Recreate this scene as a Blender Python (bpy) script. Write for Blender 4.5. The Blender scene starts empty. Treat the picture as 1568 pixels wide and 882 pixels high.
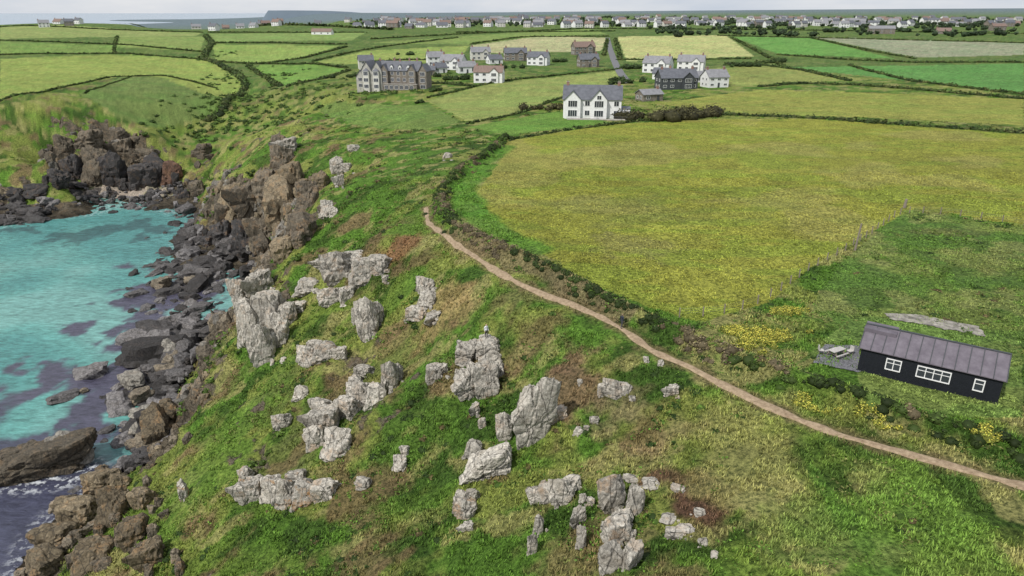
import bpy, bmesh, math, random, time
import numpy as np
from mathutils import Vector, Matrix
T0=time.time()
rng=np.random.default_rng(7); random.seed(5)
SC=bpy.context.scene
TH=math.radians(21.7); CT,ST=math.cos(TH),math.sin(TH); F=1060.0; CH=33.0; SEA=-38.0

# ------------------------------------------------------------------ helpers
def lin(c):
    c=np.array(c,float)/255.0
    return np.where(c<=0.04045,c/12.92,((c+0.055)/1.055)**2.4)
ALB=0.67
def C(r,g,b,k=1.0): return lin((r,g,b))*ALB*k
def sm(a,b,x):
    t=np.clip((x-a)/(b-a),0,1); return t*t*(3-2*t)
def hsh(ix,iy,iz,seed):
    n=(ix.astype(np.int64)*374761393+iy.astype(np.int64)*668265263+iz*2147483647%4294967296+seed*974711)&0xFFFFFFFF
    n=((n^(n>>13))*1274126177)&0xFFFFFFFF
    n=((n^(n>>16))*2246822519)&0xFFFFFFFF
    return ((n^(n>>15))&0xFFFFFF)/16777215.0
def vn2(x,y,seed=0):
    ix=np.floor(x);iy=np.floor(y);fx=x-ix;fy=y-iy
    fx=fx*fx*(3-2*fx);fy=fy*fy*(3-2*fy);ix=ix.astype(np.int64);iy=iy.astype(np.int64)
    a=hsh(ix,iy,0,seed);b=hsh(ix+1,iy,0,seed);c=hsh(ix,iy+1,0,seed);d=hsh(ix+1,iy+1,0,seed)
    return (a*(1-fx)+b*fx)*(1-fy)+(c*(1-fx)+d*fx)*fy
def fbm2(x,y,o=4,seed=0):
    s=0;a=.5;t=0
    for i in range(o):
        s=s+a*vn2(x,y,seed+i*17);t+=a;a*=.5
        x,y=(x*1.6-y*1.2),(x*1.2+y*1.6)
    return s/t
def vn3(x,y,z,seed=0):
    ix=np.floor(x);iy=np.floor(y);iz=np.floor(z);fx=x-ix;fy=y-iy;fz=z-iz
    fx=fx*fx*(3-2*fx);fy=fy*fy*(3-2*fy);fz=fz*fz*(3-2*fz)
    ix=ix.astype(np.int64);iy=iy.astype(np.int64);iz=iz.astype(np.int64)
    def L(k):
        zz=(iz+k)*1103515245
        a=hsh(ix+zz,iy,0,seed);b=hsh(ix+1+zz,iy,0,seed);c=hsh(ix+zz,iy+1,0,seed);d=hsh(ix+1+zz,iy+1,0,seed)
        return (a*(1-fx)+b*fx)*(1-fy)+(c*(1-fx)+d*fx)*fy
    return L(0)*(1-fz)+L(1)*fz
def fbm3(x,y,z,o=3,seed=0):
    s=0;a=.5;t=0
    for i in range(o):
        s=s+a*vn3(x,y,z,seed+i*13);t+=a;a*=.5
        x,y,z=x*2.03+3.1,y*2.03+1.7,z*2.03+9.2
    return s/t

def mk_mesh(name,V,Fc,mat=None,cols=None,smooth=True,extra=None,link=True):
    V=np.asarray(V,np.float32);Fc=np.asarray(Fc,np.int32);k=Fc.shape[1];n=len(Fc)
    me=bpy.data.meshes.new(name)
    me.vertices.add(len(V));me.vertices.foreach_set('co',V.ravel())
    me.loops.add(n*k);me.loops.foreach_set('vertex_index',Fc.ravel())
    me.polygons.add(n);me.polygons.foreach_set('loop_start',np.arange(n,dtype=np.int32)*k)
    me.polygons.foreach_set('use_smooth',np.full(n,smooth))
    me.update(calc_edges=True)
    if cols is not None:
        if cols.shape[1]==3: cols=np.c_[cols,np.zeros(len(cols))]
        at=me.attributes.new('Col','FLOAT_COLOR','POINT');at.data.foreach_set('color',cols.astype(np.float32).ravel())
    if extra:
        for kx,v in extra.items():
            at=me.attributes.new(kx,'FLOAT','POINT');at.data.foreach_set('value',v.astype(np.float32).ravel())
    if mat: me.materials.append(mat)
    ob=bpy.data.objects.new(name,me)
    if link: SC.collection.objects.link(ob)
    return ob

# ------------------------------------------------------------------ terrain control (survey of heights)
def rayd(px,py):
    u=(px-784)/F;v=(441-py)/F
    return u,CT+ST*v,-ST+CT*v
def at_z(px,py,z):
    u,dy,dz=rayd(px,py);s=(z-CH)/dz
    return (u*s,dy*s,z)
TP=[(1560,870,0),(1300,870,-.5),(1100,870,-2),(900,870,-4.5),(750,870,-7.5),(600,870,-11),(450,870,-16),(350,870,-20),(280,870,-25),
(1500,760,0),(1300,740,-.5),(1100,740,-2),(950,740,-4),(820,740,-7),(700,740,-10),(580,740,-13.5),(450,740,-18),(350,740,-22),(260,740,-27),
(1400,690,0),(1210,640,0),(1050,640,-1.5),(900,640,-4),(780,640,-7),(660,640,-10.5),(540,640,-14.5),(430,640,-19),(340,640,-23),(285,640,-26),
(1060,560,0),(950,560,-1.0),(850,560,-3),(740,560,-6),(620,560,-10.5),(510,560,-14.5),(420,560,-18.5),(350,560,-22),(310,560,-25),
(940,505,0),(840,490,-.9),(740,480,-2.8),(640,480,-6.8),(550,480,-11),(460,480,-15),(390,480,-19),(355,480,-23),
(790,430,0),(700,420,-1.6),(600,420,-5.6),(520,420,-9),(450,420,-13),(400,420,-17),
(690,362,0),(620,360,-2.3),(550,360,-6),(490,360,-9.5),(440,375,-14),
(655,310,0),(600,300,-2),(540,300,-5),(490,310,-8),(450,330,-13),
(680,260,0),(600,250,-2.5),(530,250,-5),(470,240,-8),
(720,210,0),(620,205,-2),(540,200,-5),(470,205,-8),(430,205,-9),
(640,175,-1),(540,170,-5),(470,165,-9),(430,175,-12),
(350,265,-17),(330,290,-24),(320,330,-37),(350,385,-36.5),(395,410,-36.5),(370,280,-18),(400,330,-24),(380,370,-34),(430,300,-16),(420,380,-24),
(300,400,-37.2),(280,480,-37.2),(250,560,-37.4),(225,640,-37.4),(205,700,-37.5),(300,350,-37),(290,300,-35.5),
(200,400,-41),(210,440,-41),(200,500,-41),(180,550,-41),(150,620,-41),(150,670,-41),(100,500,-43),(0,500,-43),(0,600,-43),(0,420,-42),(100,400,-42),(60,680,-42),(0,720,-42),
(165,740,-36.5),(110,785,-36),(60,840,-36.5),(200,780,-31),(130,860,-33),(30,882,-38),(0,800,-41),(50,770,-40.5),(165,705,-40),(100,750,-40),
(180,300,-36.8),(130,305,-37),(230,300,-36.5),(270,320,-37.3),(160,335,-39),(220,345,-39.5),(100,345,-39.5),(0,375,-40),(60,325,-37),(0,340,-37.5),(0,315,-36),(100,300,-36),
(0,290,-30),(80,280,-33),(0,260,-24),(0,200,-13),(80,240,-20),(110,180,-10),(130,160,-7),(60,165,-6),(0,160,-5),(140,240,-24),(180,180,-12),(190,270,-34),(210,200,-15),(230,240,-25),(240,280,-34),(270,230,-24),
(300,210,-22),(330,180,-16),(370,150,-11),(310,250,-28),(350,220,-18),(400,200,-15),
(0,120,-2),(150,130,-3),(250,120,-3),(330,150,-8),(240,180,-14),(250,155,-8),(330,110,-4),(400,105,-2),
(600,135,0),(500,150,-3),(450,130,-3),(700,150,0),(800,170,0),(908,180,0.3),(1000,250,0),(1200,250,.3),(1400,250,.5),(1568,250,.5),(800,300,0),(900,350,0),(1100,400,0),(1300,340,.2),(1568,340,.4),
(1000,480,0),(1200,470,0),(1400,450,.3),(1568,450,.5),(1200,560,0),(1420,600,.2),(1568,600,.3),(1100,180,.5),(1300,180,1),(1568,180,1),(1000,140,.8),(1200,140,1.5),(1400,140,1.7),(1568,140,1.7)]
for px in (0,200,400,600,800,1000,1200,1400,1568):
    for py,z in ((100,2),(85,4),(70,7),(55,11),(45,13.5),(38,16)):
        if px<=400 and py in(100,85): z=z-2.5
        TP.append((px,py,z))
for px in (520,700,900,1100,1300,1568): TP.append((px,32,18))
PT=[at_z(*p) for p in TP]
PT+=[(0,20,-4),(40,20,1),(-30,20,-20),(-60,20,-40),(80,20,2),(-100,20,-44),(0,-8,-6),(80,-8,2),(-60,-8,-44),(-110,60,-43),(-90,40,-42),(-70,40,-40),(80,60,1),(150,60,2),(150,120,1),(240,200,1),(350,300,2),
(-66,112,-37.8),(-70,125,-38),(-68,140,-38),(-66,160,-37.8),(-72,175,-37),(-60,100,-36.5),
(-300,250,-43),(-300,330,-12),(-400,420,-3),(-250,200,-43),(-250,260,-41),
(-480,1150,-42),(-900,1150,-42),(-700,1600,-42),(-500,1700,-42),(-1600,1600,-42),(-1200,3000,-42),(-3000,3000,-42),(-2500,9000,-42),(-7000,9000,-42),(-800,900,5),
(-250,1500,16),(0,1800,20),(800,1800,20),(1700,1800,20),(-500,3000,12),(300,3000,24),(1500,3000,26),(3000,3000,28),
(-1900,6000,-30),(-1700,6200,34),(-900,6400,30),(0,7000,32),(1500,7000,46),(3500,7000,62),(6000,7000,75)]
PT=np.array(PT)
def ab(X,Y): return X/(Y+60.0), np.log(Y+60.0)
pa,pb=ab(PT[:,0],PT[:,1]);N=len(PT)
A=np.zeros((N+3,N+3));A[:N,:N]=-np.sqrt((pa[:,None]-pa)**2+(pb[:,None]-pb)**2+1e-6)+np.eye(N)*-1e-5
A[:N,N]=1;A[:N,N+1]=pa;A[:N,N+2]=pb;A[N:,:N]=A[:N,N:].T
WR=np.linalg.solve(A,np.r_[PT[:,2],0,0,0])
def hb(X,Y):
    X=np.atleast_1d(X).astype(float);Y=np.atleast_1d(Y).astype(float);sh=X.shape;X=X.ravel();Y=Y.ravel()
    out=np.empty(len(X))
    for i in range(0,len(X),60000):
        a,b=ab(X[i:i+60000],Y[i:i+60000]);a=a.astype(np.float32);b=b.astype(np.float32)
        d=np.sqrt((a[:,None]-pa.astype(np.float32))**2+(b[:,None]-pb.astype(np.float32))**2+1e-6)
        out[i:i+60000]=-(d.astype(np.float64)@WR[:N])+WR[N]+WR[N+1]*a+WR[N+2]*b
    return out.reshape(sh)
def segdist(X,Y,P):
    d=np.full(X.shape,1e9)
    for i in range(len(P)-1):
        x0,y0=P[i];x1,y1=P[i+1];vx,vy=x1-x0,y1-y0;L=vx*vx+vy*vy+1e-9
        t=np.clip(((X-x0)*vx+(Y-y0)*vy)/L,0,1)
        d=np.minimum(d,np.hypot(X-x0-t*vx,Y-y0-t*vy))
    return d
BANK=None
def ground(X,Y):
    X=np.atleast_1d(X).astype(float);Y=np.atleast_1d(Y).astype(float)
    z=hb(X,Y)
    rough=sm(-.3,-4,z)*sm(420,300,Y)
    z=z+(fbm2(X/14,Y/14,3,3)-.5)*(.5+3.4*rough)*sm(2500,500,Y)+(fbm2(X/2.2,Y/2.2,3,9)-.5)*(.14+1.05*rough)
    if BANK is not None:
        m=(Y<260)&(X>-60)
        if m.any():
            d=segdist(X[m],Y[m],BANK)
            z[m]+=1.35*np.exp(-(d/1.2)**2)
    return z
SS=np.exp(np.linspace(math.log(25),math.log(6000),500))
def survey(pts):
    pts=np.array(pts,float).reshape(-1,2);out=[]
    for px,py in pts:
        u,dy,dz=rayd(px,py)
        X=u*SS;Y=dy*SS;Z=CH+dz*SS
        g=np.maximum(ground(X,Y),SEA);df=Z-g
        idx=np.argmax(df<0) if (df<0).any() else len(SS)-1
        if idx==0: idx=1
        t=df[idx-1]/(df[idx-1]-df[idx]+1e-9);t=min(max(t,0),1)
        s=SS[idx-1]+(SS[idx]-SS[idx-1])*t
        out.append((u*s,dy*s,s))
    return np.array(out)
def resample(P,step):
    P=np.asarray(P)[:,:2];seg=np.hypot(*np.diff(P,axis=0).T);L=np.r_[0,np.cumsum(seg)]
    n=max(2,int(L[-1]/step)+1);t=np.linspace(0,L[-1],n)
    Q=np.c_[np.interp(t,L,P[:,0]),np.interp(t,L,P[:,1])]
    for _ in range(3):
        if len(Q)>4: Q[1:-1]=(Q[:-2]+2*Q[1:-1]+Q[2:])/4
    return Q
BK=survey([(775,212),(745,240),(705,262),(680,290),(672,320),(700,352),(750,380),(800,400),(850,425),(900,450),(945,478),(1000,500),(1060,528),(1120,555),(1200,580),(1290,612),(1390,645),(1480,672),(1568,700)])
BK2=np.vstack([BK[:,:2],[[BK[-1,0]+25,BK[-1,1]-12]]])
BANK=resample(BK2,3)
PATHW=survey([(652,318),(655,340),(690,368),(720,388),(755,412),(790,432),(830,450),(870,464),(920,485),(965,512),(1000,538),(1060,564),(1130,600),(1210,637),(1290,668),(1380,692),(1470,717),(1568,745)])[:,:2]
PATHW=np.vstack([PATHW,[PATHW[-1]+np.array([20,-7])]])
PATH=resample(PATHW,1.0)

# ------------------------------------------------------------------ ground colours
def wp(pts): return survey(pts)[:,:2]
def inpoly(X,Y,P):
    c=np.zeros(X.shape,bool);n=len(P);j=n-1
    for i in range(n):
        xi,yi=P[i];xj,yj=P[j]
        c^=((yi>Y)!=(yj>Y))&(X<(xj-xi)*(Y-yi)/(yj-yi+1e-12)+xi);j=i
    return c
FIELDS=[
([(0,90),(200,84),(325,93),(372,128),(345,150),(270,130),(230,115),(180,118),(60,140),(0,155)],(156,168,90)),
([(120,145),(190,117),(250,120),(340,152),(310,180),(240,195),(180,180)],(122,140,78)),
([(0,64),(180,70),(175,82),(0,84)],(130,154,82)),
([(185,56),(315,56),(308,78),(180,72)],(142,158,90)),
([(0,42),(180,44),(310,50),(300,55),(0,60)],(154,164,100)),
([(325,68),(520,70),(470,86),(400,97),(330,93)],(150,168,92)),
([(385,102),(480,98),(530,106),(440,132)],(126,158,78)),
([(320,52),(560,50),(540,62),(330,64)],(140,160,92)),
([(480,96),(560,78),(720,70),(700,92),(600,100)],(154,168,92)),
([(570,66),(700,56),(900,44),(930,52),(800,58),(720,68)],(136,154,86)),
([(720,70),(830,55),(930,58),(920,78),(740,82)],(192,186,142)),
([(945,56),(1110,54),(1155,86),(960,94)],(196,194,132)),
([(1120,56),(1240,58),(1370,90),(1190,82)],(114,158,80)),
([(1240,56),(1568,66),(1568,84),(1400,88)],(162,164,136)),
([(1200,103),(1568,97),(1568,142),(1300,114)],(108,154,82)),
([(1085,105),(1180,100),(1330,122),(1130,132)],(154,160,90)),
([(1000,158),(1170,137),(1568,152),(1568,192),(1100,172)],(160,162,82)),
([(655,155),(760,127),(950,108),(955,130),(860,148),(800,172),(720,188)],(158,166,96)),
([(715,195),(855,170),(940,188),(780,207)],(120,154,70)),
([(480,160),(655,160),(710,188),(640,200),(540,190)],(120,142,74)),
([(775,212),(940,190),(1105,182),(1230,182),(1568,206),(1720,215),(1700,345),(1568,345),(1400,320),(1345,350),(1240,410),(1180,462),(1080,492),(985,470),(900,432),(820,380),(752,332),(728,300),(770,240)],(157,159,70)),
([(1215,560),(1300,520),(1330,620),(1568,640),(1568,600),(1560,520),(1310,480),(1240,540)],(130,148,78)),
([(1385,322),(1568,348),(1568,560),(1300,520),(1240,470),(1290,400)],(116,140,72)),
]
FW=[(wp(p),C(*c)) for p,c in FIELDS]
def blob(px,py,rx,ry,col,amt): 
    s=survey([(px,py)])[0];return (s[0],s[1],rx*s[2]/F,ry*s[2]/F/0.45,C(*col),amt)
BL=[blob(880,590,60,28,(138,112,90),.85),blob(1065,775,52,42,(116,90,72),1.0),blob(1000,735,66,12,(126,98,78),.9),blob(990,690,80,16,(172,152,112),.65),
 blob(1140,690,100,60,(164,160,100),.6),blob(960,620,60,26,(160,144,108),.65),blob(1180,760,60,64,(158,156,98),.5),blob(610,385,45,14,(142,104,78),.85),
 blob(690,470,45,20,(176,146,106),.65),blob(600,560,50,30,(140,122,86),.4),blob(450,690,50,50,(144,132,92),.35),blob(820,450,60,12,(138,118,88),.5),
 blob(800,520,60,20,(122,100,76),.6),blob(740,380,30,10,(148,122,92),.5),blob(1270,760,14,60,(100,140,55),.7),blob(1250,700,20,30,(105,134,55),.5),blob(1400,820,160,60,(108,148,62),.6),
 blob(1340,720,60,30,(110,142,60),.5),blob(240,720,40,80,(118,138,62),.5),blob(410,600,80,40,(102,138,56),.6),blob(330,680,60,60,(108,142,58),.65),blob(950,320,70,40,(144,148,82),.35),blob(975,375,60,25,(158,150,100),.4),
 blob(880,840,60,30,(140,114,88),.65),blob(1140,330,120,20,(146,152,80),.3),blob(1480,400,60,22,(142,150,84),.6),blob(1450,355,50,10,(112,106,72),.5),blob(1400,440,60,20,(104,136,58),.6),
 blob(1190,500,80,20,(142,146,80),.5),blob(560,860,80,30,(142,140,88),.4),blob(640,780,60,40,(104,134,56),.5),blob(640,650,60,30,(92,118,50),.5)]
STRIP=[(wp([(772,225),(730,262),(708,290),(722,322),(760,350),(815,382)]),2.6,C(98,146,54)),(wp([(700,350),(770,388),(860,428),(950,478)]),1.6,C(134,120,92))]
G1,G2,G3,G4,DRY,DIRT=C(118,140,62),C(94,130,50),C(66,92,38),C(140,148,76),C(164,158,102),C(128,106,80)
def gcol(X,Y,Z):
    n1=fbm2(X/26,Y/26,4,21);n2=fbm2(X/5,Y/5,4,31);n3=fbm2(X/1.3,Y/1.3,3,41);n4=fbm2(X/9+40,Y/9,4,51)
    c=np.zeros(X.shape+(3,));c[:]=G1
    def mx(m,col): 
        nonlocal c
        c=c*(1-m[...,None])+col*m[...,None]
    mx(sm(.40,.54,n1),G2);mx(sm(.5,.6,n2)*.85,G3);mx(sm(.52,.62,n4)*.85,G4);mx(sm(.57,.68,fbm2(X/4+9,Y/4,4,61))*.75,DRY)
    mx(sm(.62,.71,fbm2(X/6-9,Y/6,4,71))*.75*sm(-.5,-3,Z),DIRT)
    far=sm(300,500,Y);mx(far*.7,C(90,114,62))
    fm=np.zeros(X.shape)
    for fi,(P,col) in enumerate(FW):
        x0,y0=P.min(0);x1,y1=P.max(0)
        m=(X>=x0)&(X<=x1)&(Y>=y0)&(Y<=y1)
        if m.any():
            Xm=X[m];Ym=Y[m];jit=(fbm2(Xm/3,Ym/3,2,5)-.5)*1.5
            ins=inpoly(Xm+jit,Ym+jit,P)
            sub=c[m];v=(.82+.3*n1[m]+.2*(n2[m]-.5)*2)[:,None]
            w=sm(.5,.62,fbm2(Xm/12,Ym/4,3,77))[:,None]
            alt=col*(1-w)+col*np.array([.86,.99,.9])*w
            if fi==20:
                w=(sm(.56,.66,fbm2(Xm/18+5,Ym/18,3,78))*.5)[:,None];alt=alt*(1-w)+C(170,162,96)*w
            if fi==22: alt=alt*.5+c[m]*.5
            sub[ins]=(alt*v)[ins];c[m]=sub
            f=fm[m];f[ins]=1;fm[m]=f
    for x,y,rx,ry,col,amt in BL:
        m=(abs(X-x)<rx*2.2)&(abs(Y-y)<ry*2.2)
        if m.any():
            d=np.sqrt(((X[m]-x)/rx)**2+((Y[m]-y)/ry)**2)+(n2[m]-.5)*2.2+(n3[m]-.5)*.9
            w=sm(1.25,.6,d)*amt;c[m]=c[m]*(1-w[:,None])+col*w[:,None]
    m=(Y<260)&(Y>30)
    if m.any():
        for P,wd,col in STRIP:
            d=segdist(X[m],Y[m],P)+(n2[m]-.5)*3;w=sm(wd*1.3,wd*.6,d)*.8;c[m]=c[m]*(1-w[:,None])+col*w[:,None]
        d=segdist(X[m],Y[m],PATH)+(n3[m]-.5)*1.6
        w=sm(1.4,.5,d)*.7;c[m]=c[m]*(1-w[:,None])+C(140,122,90)*w[:,None]
    c*=(.66+.68*n3)[...,None]
    return c,fm

# ------------------------------------------------------------------ materials
def newmat(name):
    m=bpy.data.materials.new(name);m.use_nodes=True;nt=m.node_tree
    return m,nt,nt.nodes['Principled BSDF']
def nd(nt,t,**k):
    n=nt.nodes.new(t)
    for a,b in k.items():
        if a in n.inputs.keys(): n.inputs[a].default_value=b
        else: setattr(n,a,b)
    return n
def noise(nt,vec,scale,detail=5,rough=.6):
    n=nd(nt,'ShaderNodeTexNoise');n.inputs['Scale'].default_value=scale;n.inputs['Detail'].default_value=detail;n.inputs['Roughness'].default_value=rough
    nt.links.new(vec,n.inputs['Vector']);return n.outputs['Fac']
def mrange(nt,v,a,b,c,d):
    n=nd(nt,'ShaderNodeMapRange');n.inputs[1].default_value=a;n.inputs[2].default_value=b;n.inputs[3].default_value=c;n.inputs[4].default_value=d
    nt.links.new(v,n.inputs[0]);return n.outputs[0]
def math_(nt,op,a,b=None):
    n=nd(nt,'ShaderNodeMath',operation=op)
    for i,v in enumerate((a,b)):
        if v is None: continue
        if isinstance(v,(int,float)): n.inputs[i].default_value=v
        else: nt.links.new(v,n.inputs[i])
    return n.outputs[0]
def mixc(nt,fac,a,b,mode='MIX'):
    n=nd(nt,'ShaderNodeMix',data_type='RGBA',blend_type=mode)
    for s,v in ((0,fac),(6,a),(7,b)):
        if isinstance(v,(int,float)): n.inputs[s].default_value=v
        elif isinstance(v,(tuple,list,np.ndarray)): n.inputs[s].default_value=(*[float(q) for q in v[:3]],1)
        else: nt.links.new(v,n.inputs[s])
    return n.outputs[2]
def bump(nt,h,strength,dist,bs):
    b=nd(nt,'ShaderNodeBump');b.inputs['Strength'].default_value=strength;b.inputs['Distance'].default_value=dist
    nt.links.new(h,b.inputs['Height']);nt.links.new(b.outputs[0],bs.inputs['Normal'])
def objco(nt): return nd(nt,'ShaderNodeNewGeometry').outputs['Position']
def rockcolor(nt,pos,base,lich):
    a=noise(nt,pos,.5,4,.65);b=noise(nt,pos,3.0,6,.74)
    mp=nd(nt,'ShaderNodeMapping');mp.inputs['Scale'].default_value=(1,1,.3);mp.inputs['Rotation'].default_value=(.3,.35,0);nt.links.new(pos,mp.inputs[0])
    vo=nd(nt,'ShaderNodeTexVoronoi',feature='DISTANCE_TO_EDGE');vo.inputs['Scale'].default_value=.9
    ns=nd(nt,'ShaderNodeTexNoise');ns.inputs['Scale'].default_value=.9;ns.inputs['Detail'].default_value=3;nt.links.new(mp.outputs[0],ns.inputs['Vector'])
    mv=mixc(nt,.8,mp.outputs[0],ns.outputs['Color'],'ADD');nt.links.new(mv,vo.inputs['Vector'])
    cr=mrange(nt,vo.outputs['Distance'],0,.05,0,1)
    col=mixc(nt,1.0,base,mixc(nt,mrange(nt,b,.34,.66,0,1),(.44,.435,.43),(1.55,1.53,1.5)),'MULTIPLY')
    col=mixc(nt,mrange(nt,a,.52,.68,0,.65),col,mixc(nt,1.0,base,(.5,.46,.4),'MULTIPLY'))
    lf=math_(nt,'MULTIPLY',mrange(nt,a,.38,.48,1,0),lich)
    lf=math_(nt,'MULTIPLY',lf,mrange(nt,b,.4,.55,0,1))
    col=mixc(nt,lf,col,(.30,.165,.065))
    ck=math_(nt,'MULTIPLY',math_(nt,'SUBTRACT',1.0,cr),mrange(nt,a,.3,.55,.25,.85))
    col=mixc(nt,ck,col,(.035,.032,.028))
    h=math_(nt,'ADD',math_(nt,'MULTIPLY',b,.8),math_(nt,'MULTIPLY',cr,.25))
    return col,h

M_ground,nt,bs=newmat('ground_turf')
pos=objco(nt);at=nd(nt,'ShaderNodeAttribute',attribute_name='Col');rk=nd(nt,'ShaderNodeAttribute',attribute_name='rock')
f1=noise(nt,pos,2.4,6,.78);f2=noise(nt,pos,.35,4,.6)
m1=mixc(nt,mrange(nt,f1,.38,.62,0,1),(.28,.34,.30),(1.74,1.7,1.7))
gc=mixc(nt,1.0,at.outputs['Color'],m1,'MULTIPLY')
rc,rh=rockcolor(nt,pos,mixc(nt,mrange(nt,f2,.35,.65,0,1),C(94,88,76),C(146,136,118)),.3)
sepz=nd(nt,'ShaderNodeSeparateXYZ');nt.links.new(pos,sepz.inputs[0])
wet=mrange(nt,math_(nt,'ADD',sepz.outputs[2],math_(nt,'MULTIPLY',f2,3)),-36.5,-33,.4,1)
rc=mixc(nt,1.0,rc,wet,'MULTIPLY')
rm=mrange(nt,math_(nt,'ADD',rk.outputs['Fac'],math_(nt,'MULTIPLY',math_(nt,'SUBTRACT',f2,.5),1.7)),.46,.6,0,1)
nt.links.new(mixc(nt,rm,gc,rc),bs.inputs['Base Color']);bs.inputs['Roughness'].default_value=.9;bs.inputs['Specular IOR Level'].default_value=.1
bump(nt,math_(nt,'ADD',f1,math_(nt,'MULTIPLY',math_(nt,'MULTIPLY',rh,rm),1.6)),1.0,.5,bs)

M_rock,nt,bs=newmat('granite_rock')
pos=objco(nt);at=nd(nt,'ShaderNodeAttribute',attribute_name='Col')
rc,rh=rockcolor(nt,pos,at.outputs['Color'],at.outputs['Alpha'])
nt.links.new(rc,bs.inputs['Base Color']);bs.inputs['Roughness'].default_value=.85;bs.inputs['Specular IOR Level'].default_value=.2
bump(nt,rh,.85,.25,bs)

M_leaf,nt,bs=newmat('foliage')
at=nd(nt,'ShaderNodeAttribute',attribute_name='Col');nt.links.new(at.outputs['Color'],bs.inputs['Base Color']);bs.inputs['Roughness'].default_value=.7;bs.inputs['Specular IOR Level'].default_value=.15

M_path,nt,bs=newmat('dirt_path')
pos=objco(nt);f=noise(nt,pos,2.5,6,.7)
nt.links.new(mixc(nt,mrange(nt,f,.3,.7,0,1),C(130,108,84),C(194,172,142)),bs.inputs['Base Color']);bs.inputs['Roughness'].default_value=.95;bump(nt,f,.5,.1,bs)

M_sea,nt,bs=newmat('sea_water')
pos=objco(nt);at=nd(nt,'ShaderNodeAttribute',attribute_name='Col')
mp=nd(nt,'ShaderNodeMapping');mp.inputs['Scale'].default_value=(.5,1.1,1);mp.inputs['Rotation'].default_value=(0,0,.35);nt.links.new(pos,mp.inputs[0])
w1=noise(nt,mp.outputs[0],.9,6,.72);w2=noise(nt,mp.outputs[0],.12,4,.6)
wm=math_(nt,'ADD',mrange(nt,w1,.34,.66,.66,1.36),mrange(nt,w2,.3,.7,-.14,.14))  # bright and dark ripple streaks painted into the water colour
cc=mixc(nt,1.0,at.outputs['Color'],wm,'MULTIPLY')
foam=math_(nt,'MULTIPLY',at.outputs['Alpha'],mrange(nt,noise(nt,pos,.9,6,.7),.5,.58,0,1))
nt.links.new(mixc(nt,foam,cc,(.7,.73,.75)),bs.inputs['Base Color']);bs.inputs['Roughness'].default_value=.2;bs.inputs['Specular IOR Level'].default_value=.35
bump(nt,math_(nt,'ADD',w1,math_(nt,'MULTIPLY',w2,2.)),.7,.45,bs)

def simple(name,col,rough=.7,var=.12,scale=1.5,spec=.3):
    m,nt,bs=newmat(name);pos=objco(nt);f=noise(nt,pos,scale,4,.6);col=np.array(col)
    nt.links.new(mixc(nt,mrange(nt,f,.3,.7,0,1),col*(1-var),col*(1+var)),bs.inputs['Base Color']);bs.inputs['Roughness'].default_value=rough;bs.inputs['Specular IOR Level'].default_value=spec
    return m
M_white=simple('white_render',(.64,.64,.63));M_cream=simple('cream_render',(.5,.485,.44));M_stone=simple('grey_stone',(.17,.15,.125),.85,.4,.9);M_pale=simple('pale_granite_wall',(.34,.33,.30),.8,.3,.8)
M_slate=simple('slate_roof',(.10,.105,.12),.6,.25,.8);M_slate2=simple('pale_slate_roof',(.19,.19,.2),.6,.2,.8);M_tile=simple('brown_tile_roof',(.17,.12,.1),.7,.25)
M_glass=simple('window_glass',(.035,.04,.05),.1,.2,.5,.6);M_frame=simple('white_frame',(.7,.7,.69),.5,.03)
M_brick=simple('brick',(.24,.14,.11),.8,.3);M_asph=simple('asphalt',(.13,.13,.135),.9,.15);M_gravel=simple('gravel',(.12,.12,.13),.95,.6,6)
M_wood=simple('weathered_wood',(.2,.17,.14),.8,.2,5);M_dark=simple('dark_cladding_far',(.05,.055,.06),.6);M_conc=simple('concrete',(.3,.28,.25),.9,.3,1.2)
M_slab=simple('old_concrete_pad',(.21,.195,.17),.95,.6,1.6);M_table=simple('bleached_timber',(.42,.4,.38),.8,.15,5)
M_skin=simple('skin',(.5,.32,.24),.6,.03);M_metal=simple('grey_metal',(.3,.3,.3),.4);M_farh=simple('distant_headland_hazed',C(112,126,138),1,.1,.003)  # headland blue-grey has the distance haze painted into it

# ------------------------------------------------------------------ terrain mesh
b0=np.arange(math.log(32),math.log(340),.0026);b1=np.arange(b0[-1]+.004,math.log(9040),.011)
bb=np.r_[b0,b1];aa=np.linspace(-.98,.98,1120)
Yg=(np.exp(bb)-40)[:,None]*np.ones(len(aa));Xg=aa*(Yg+40)
H0=hb(Xg,Yg)
gx=np.gradient(H0,axis=1)/np.gradient(Xg,axis=1)
gy=(np.gradient(H0,axis=0)-gx*np.gradient(Xg,axis=0))/np.gradient(Yg,axis=0)
slope=np.hypot(gx,gy)
Z=ground(Xg,Yg)+(fbm2(Xg/.9,Yg/.9,3,19)-.5)*.55*sm(-.2,-3,H0)*(Yg<260)
rock=sm(.78,1.2,slope+(fbm2(Xg/7,Yg/7,3,91)-.5)*1.3)*(Yg<420)*np.where(Yg<240,sm(-5,-9,H0),1)
low=sm(-33,-36.5,H0)*(Yg<420);rock=np.maximum(rock,low)
LC=wp([(75,180),(110,168),(150,170),(190,200),(215,225),(262,228),(310,285),(285,300),(190,288),(150,292),(90,285),(100,235)])
jit=(fbm2(Xg/6,Yg/6,3,191)-.5)*14
inLC=inpoly(Xg+jit,Yg+jit,LC)&(Yg>240)
rock=np.where(inLC,np.maximum(rock,.25+.6*sm(.42,.56,fbm2(Xg/8,Yg/8,3,192))),rock)
rug=sm(.61,.71,fbm2(Xg/8,Yg/8,4,95))*sm(-3,-7,H0)*(Yg<300)*.5
rock=np.maximum(rock,rug)
nrm=np.stack([-gx,-gy,np.ones_like(gx)],-1);nrm/=np.linalg.norm(nrm,axis=-1,keepdims=True)
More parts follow.
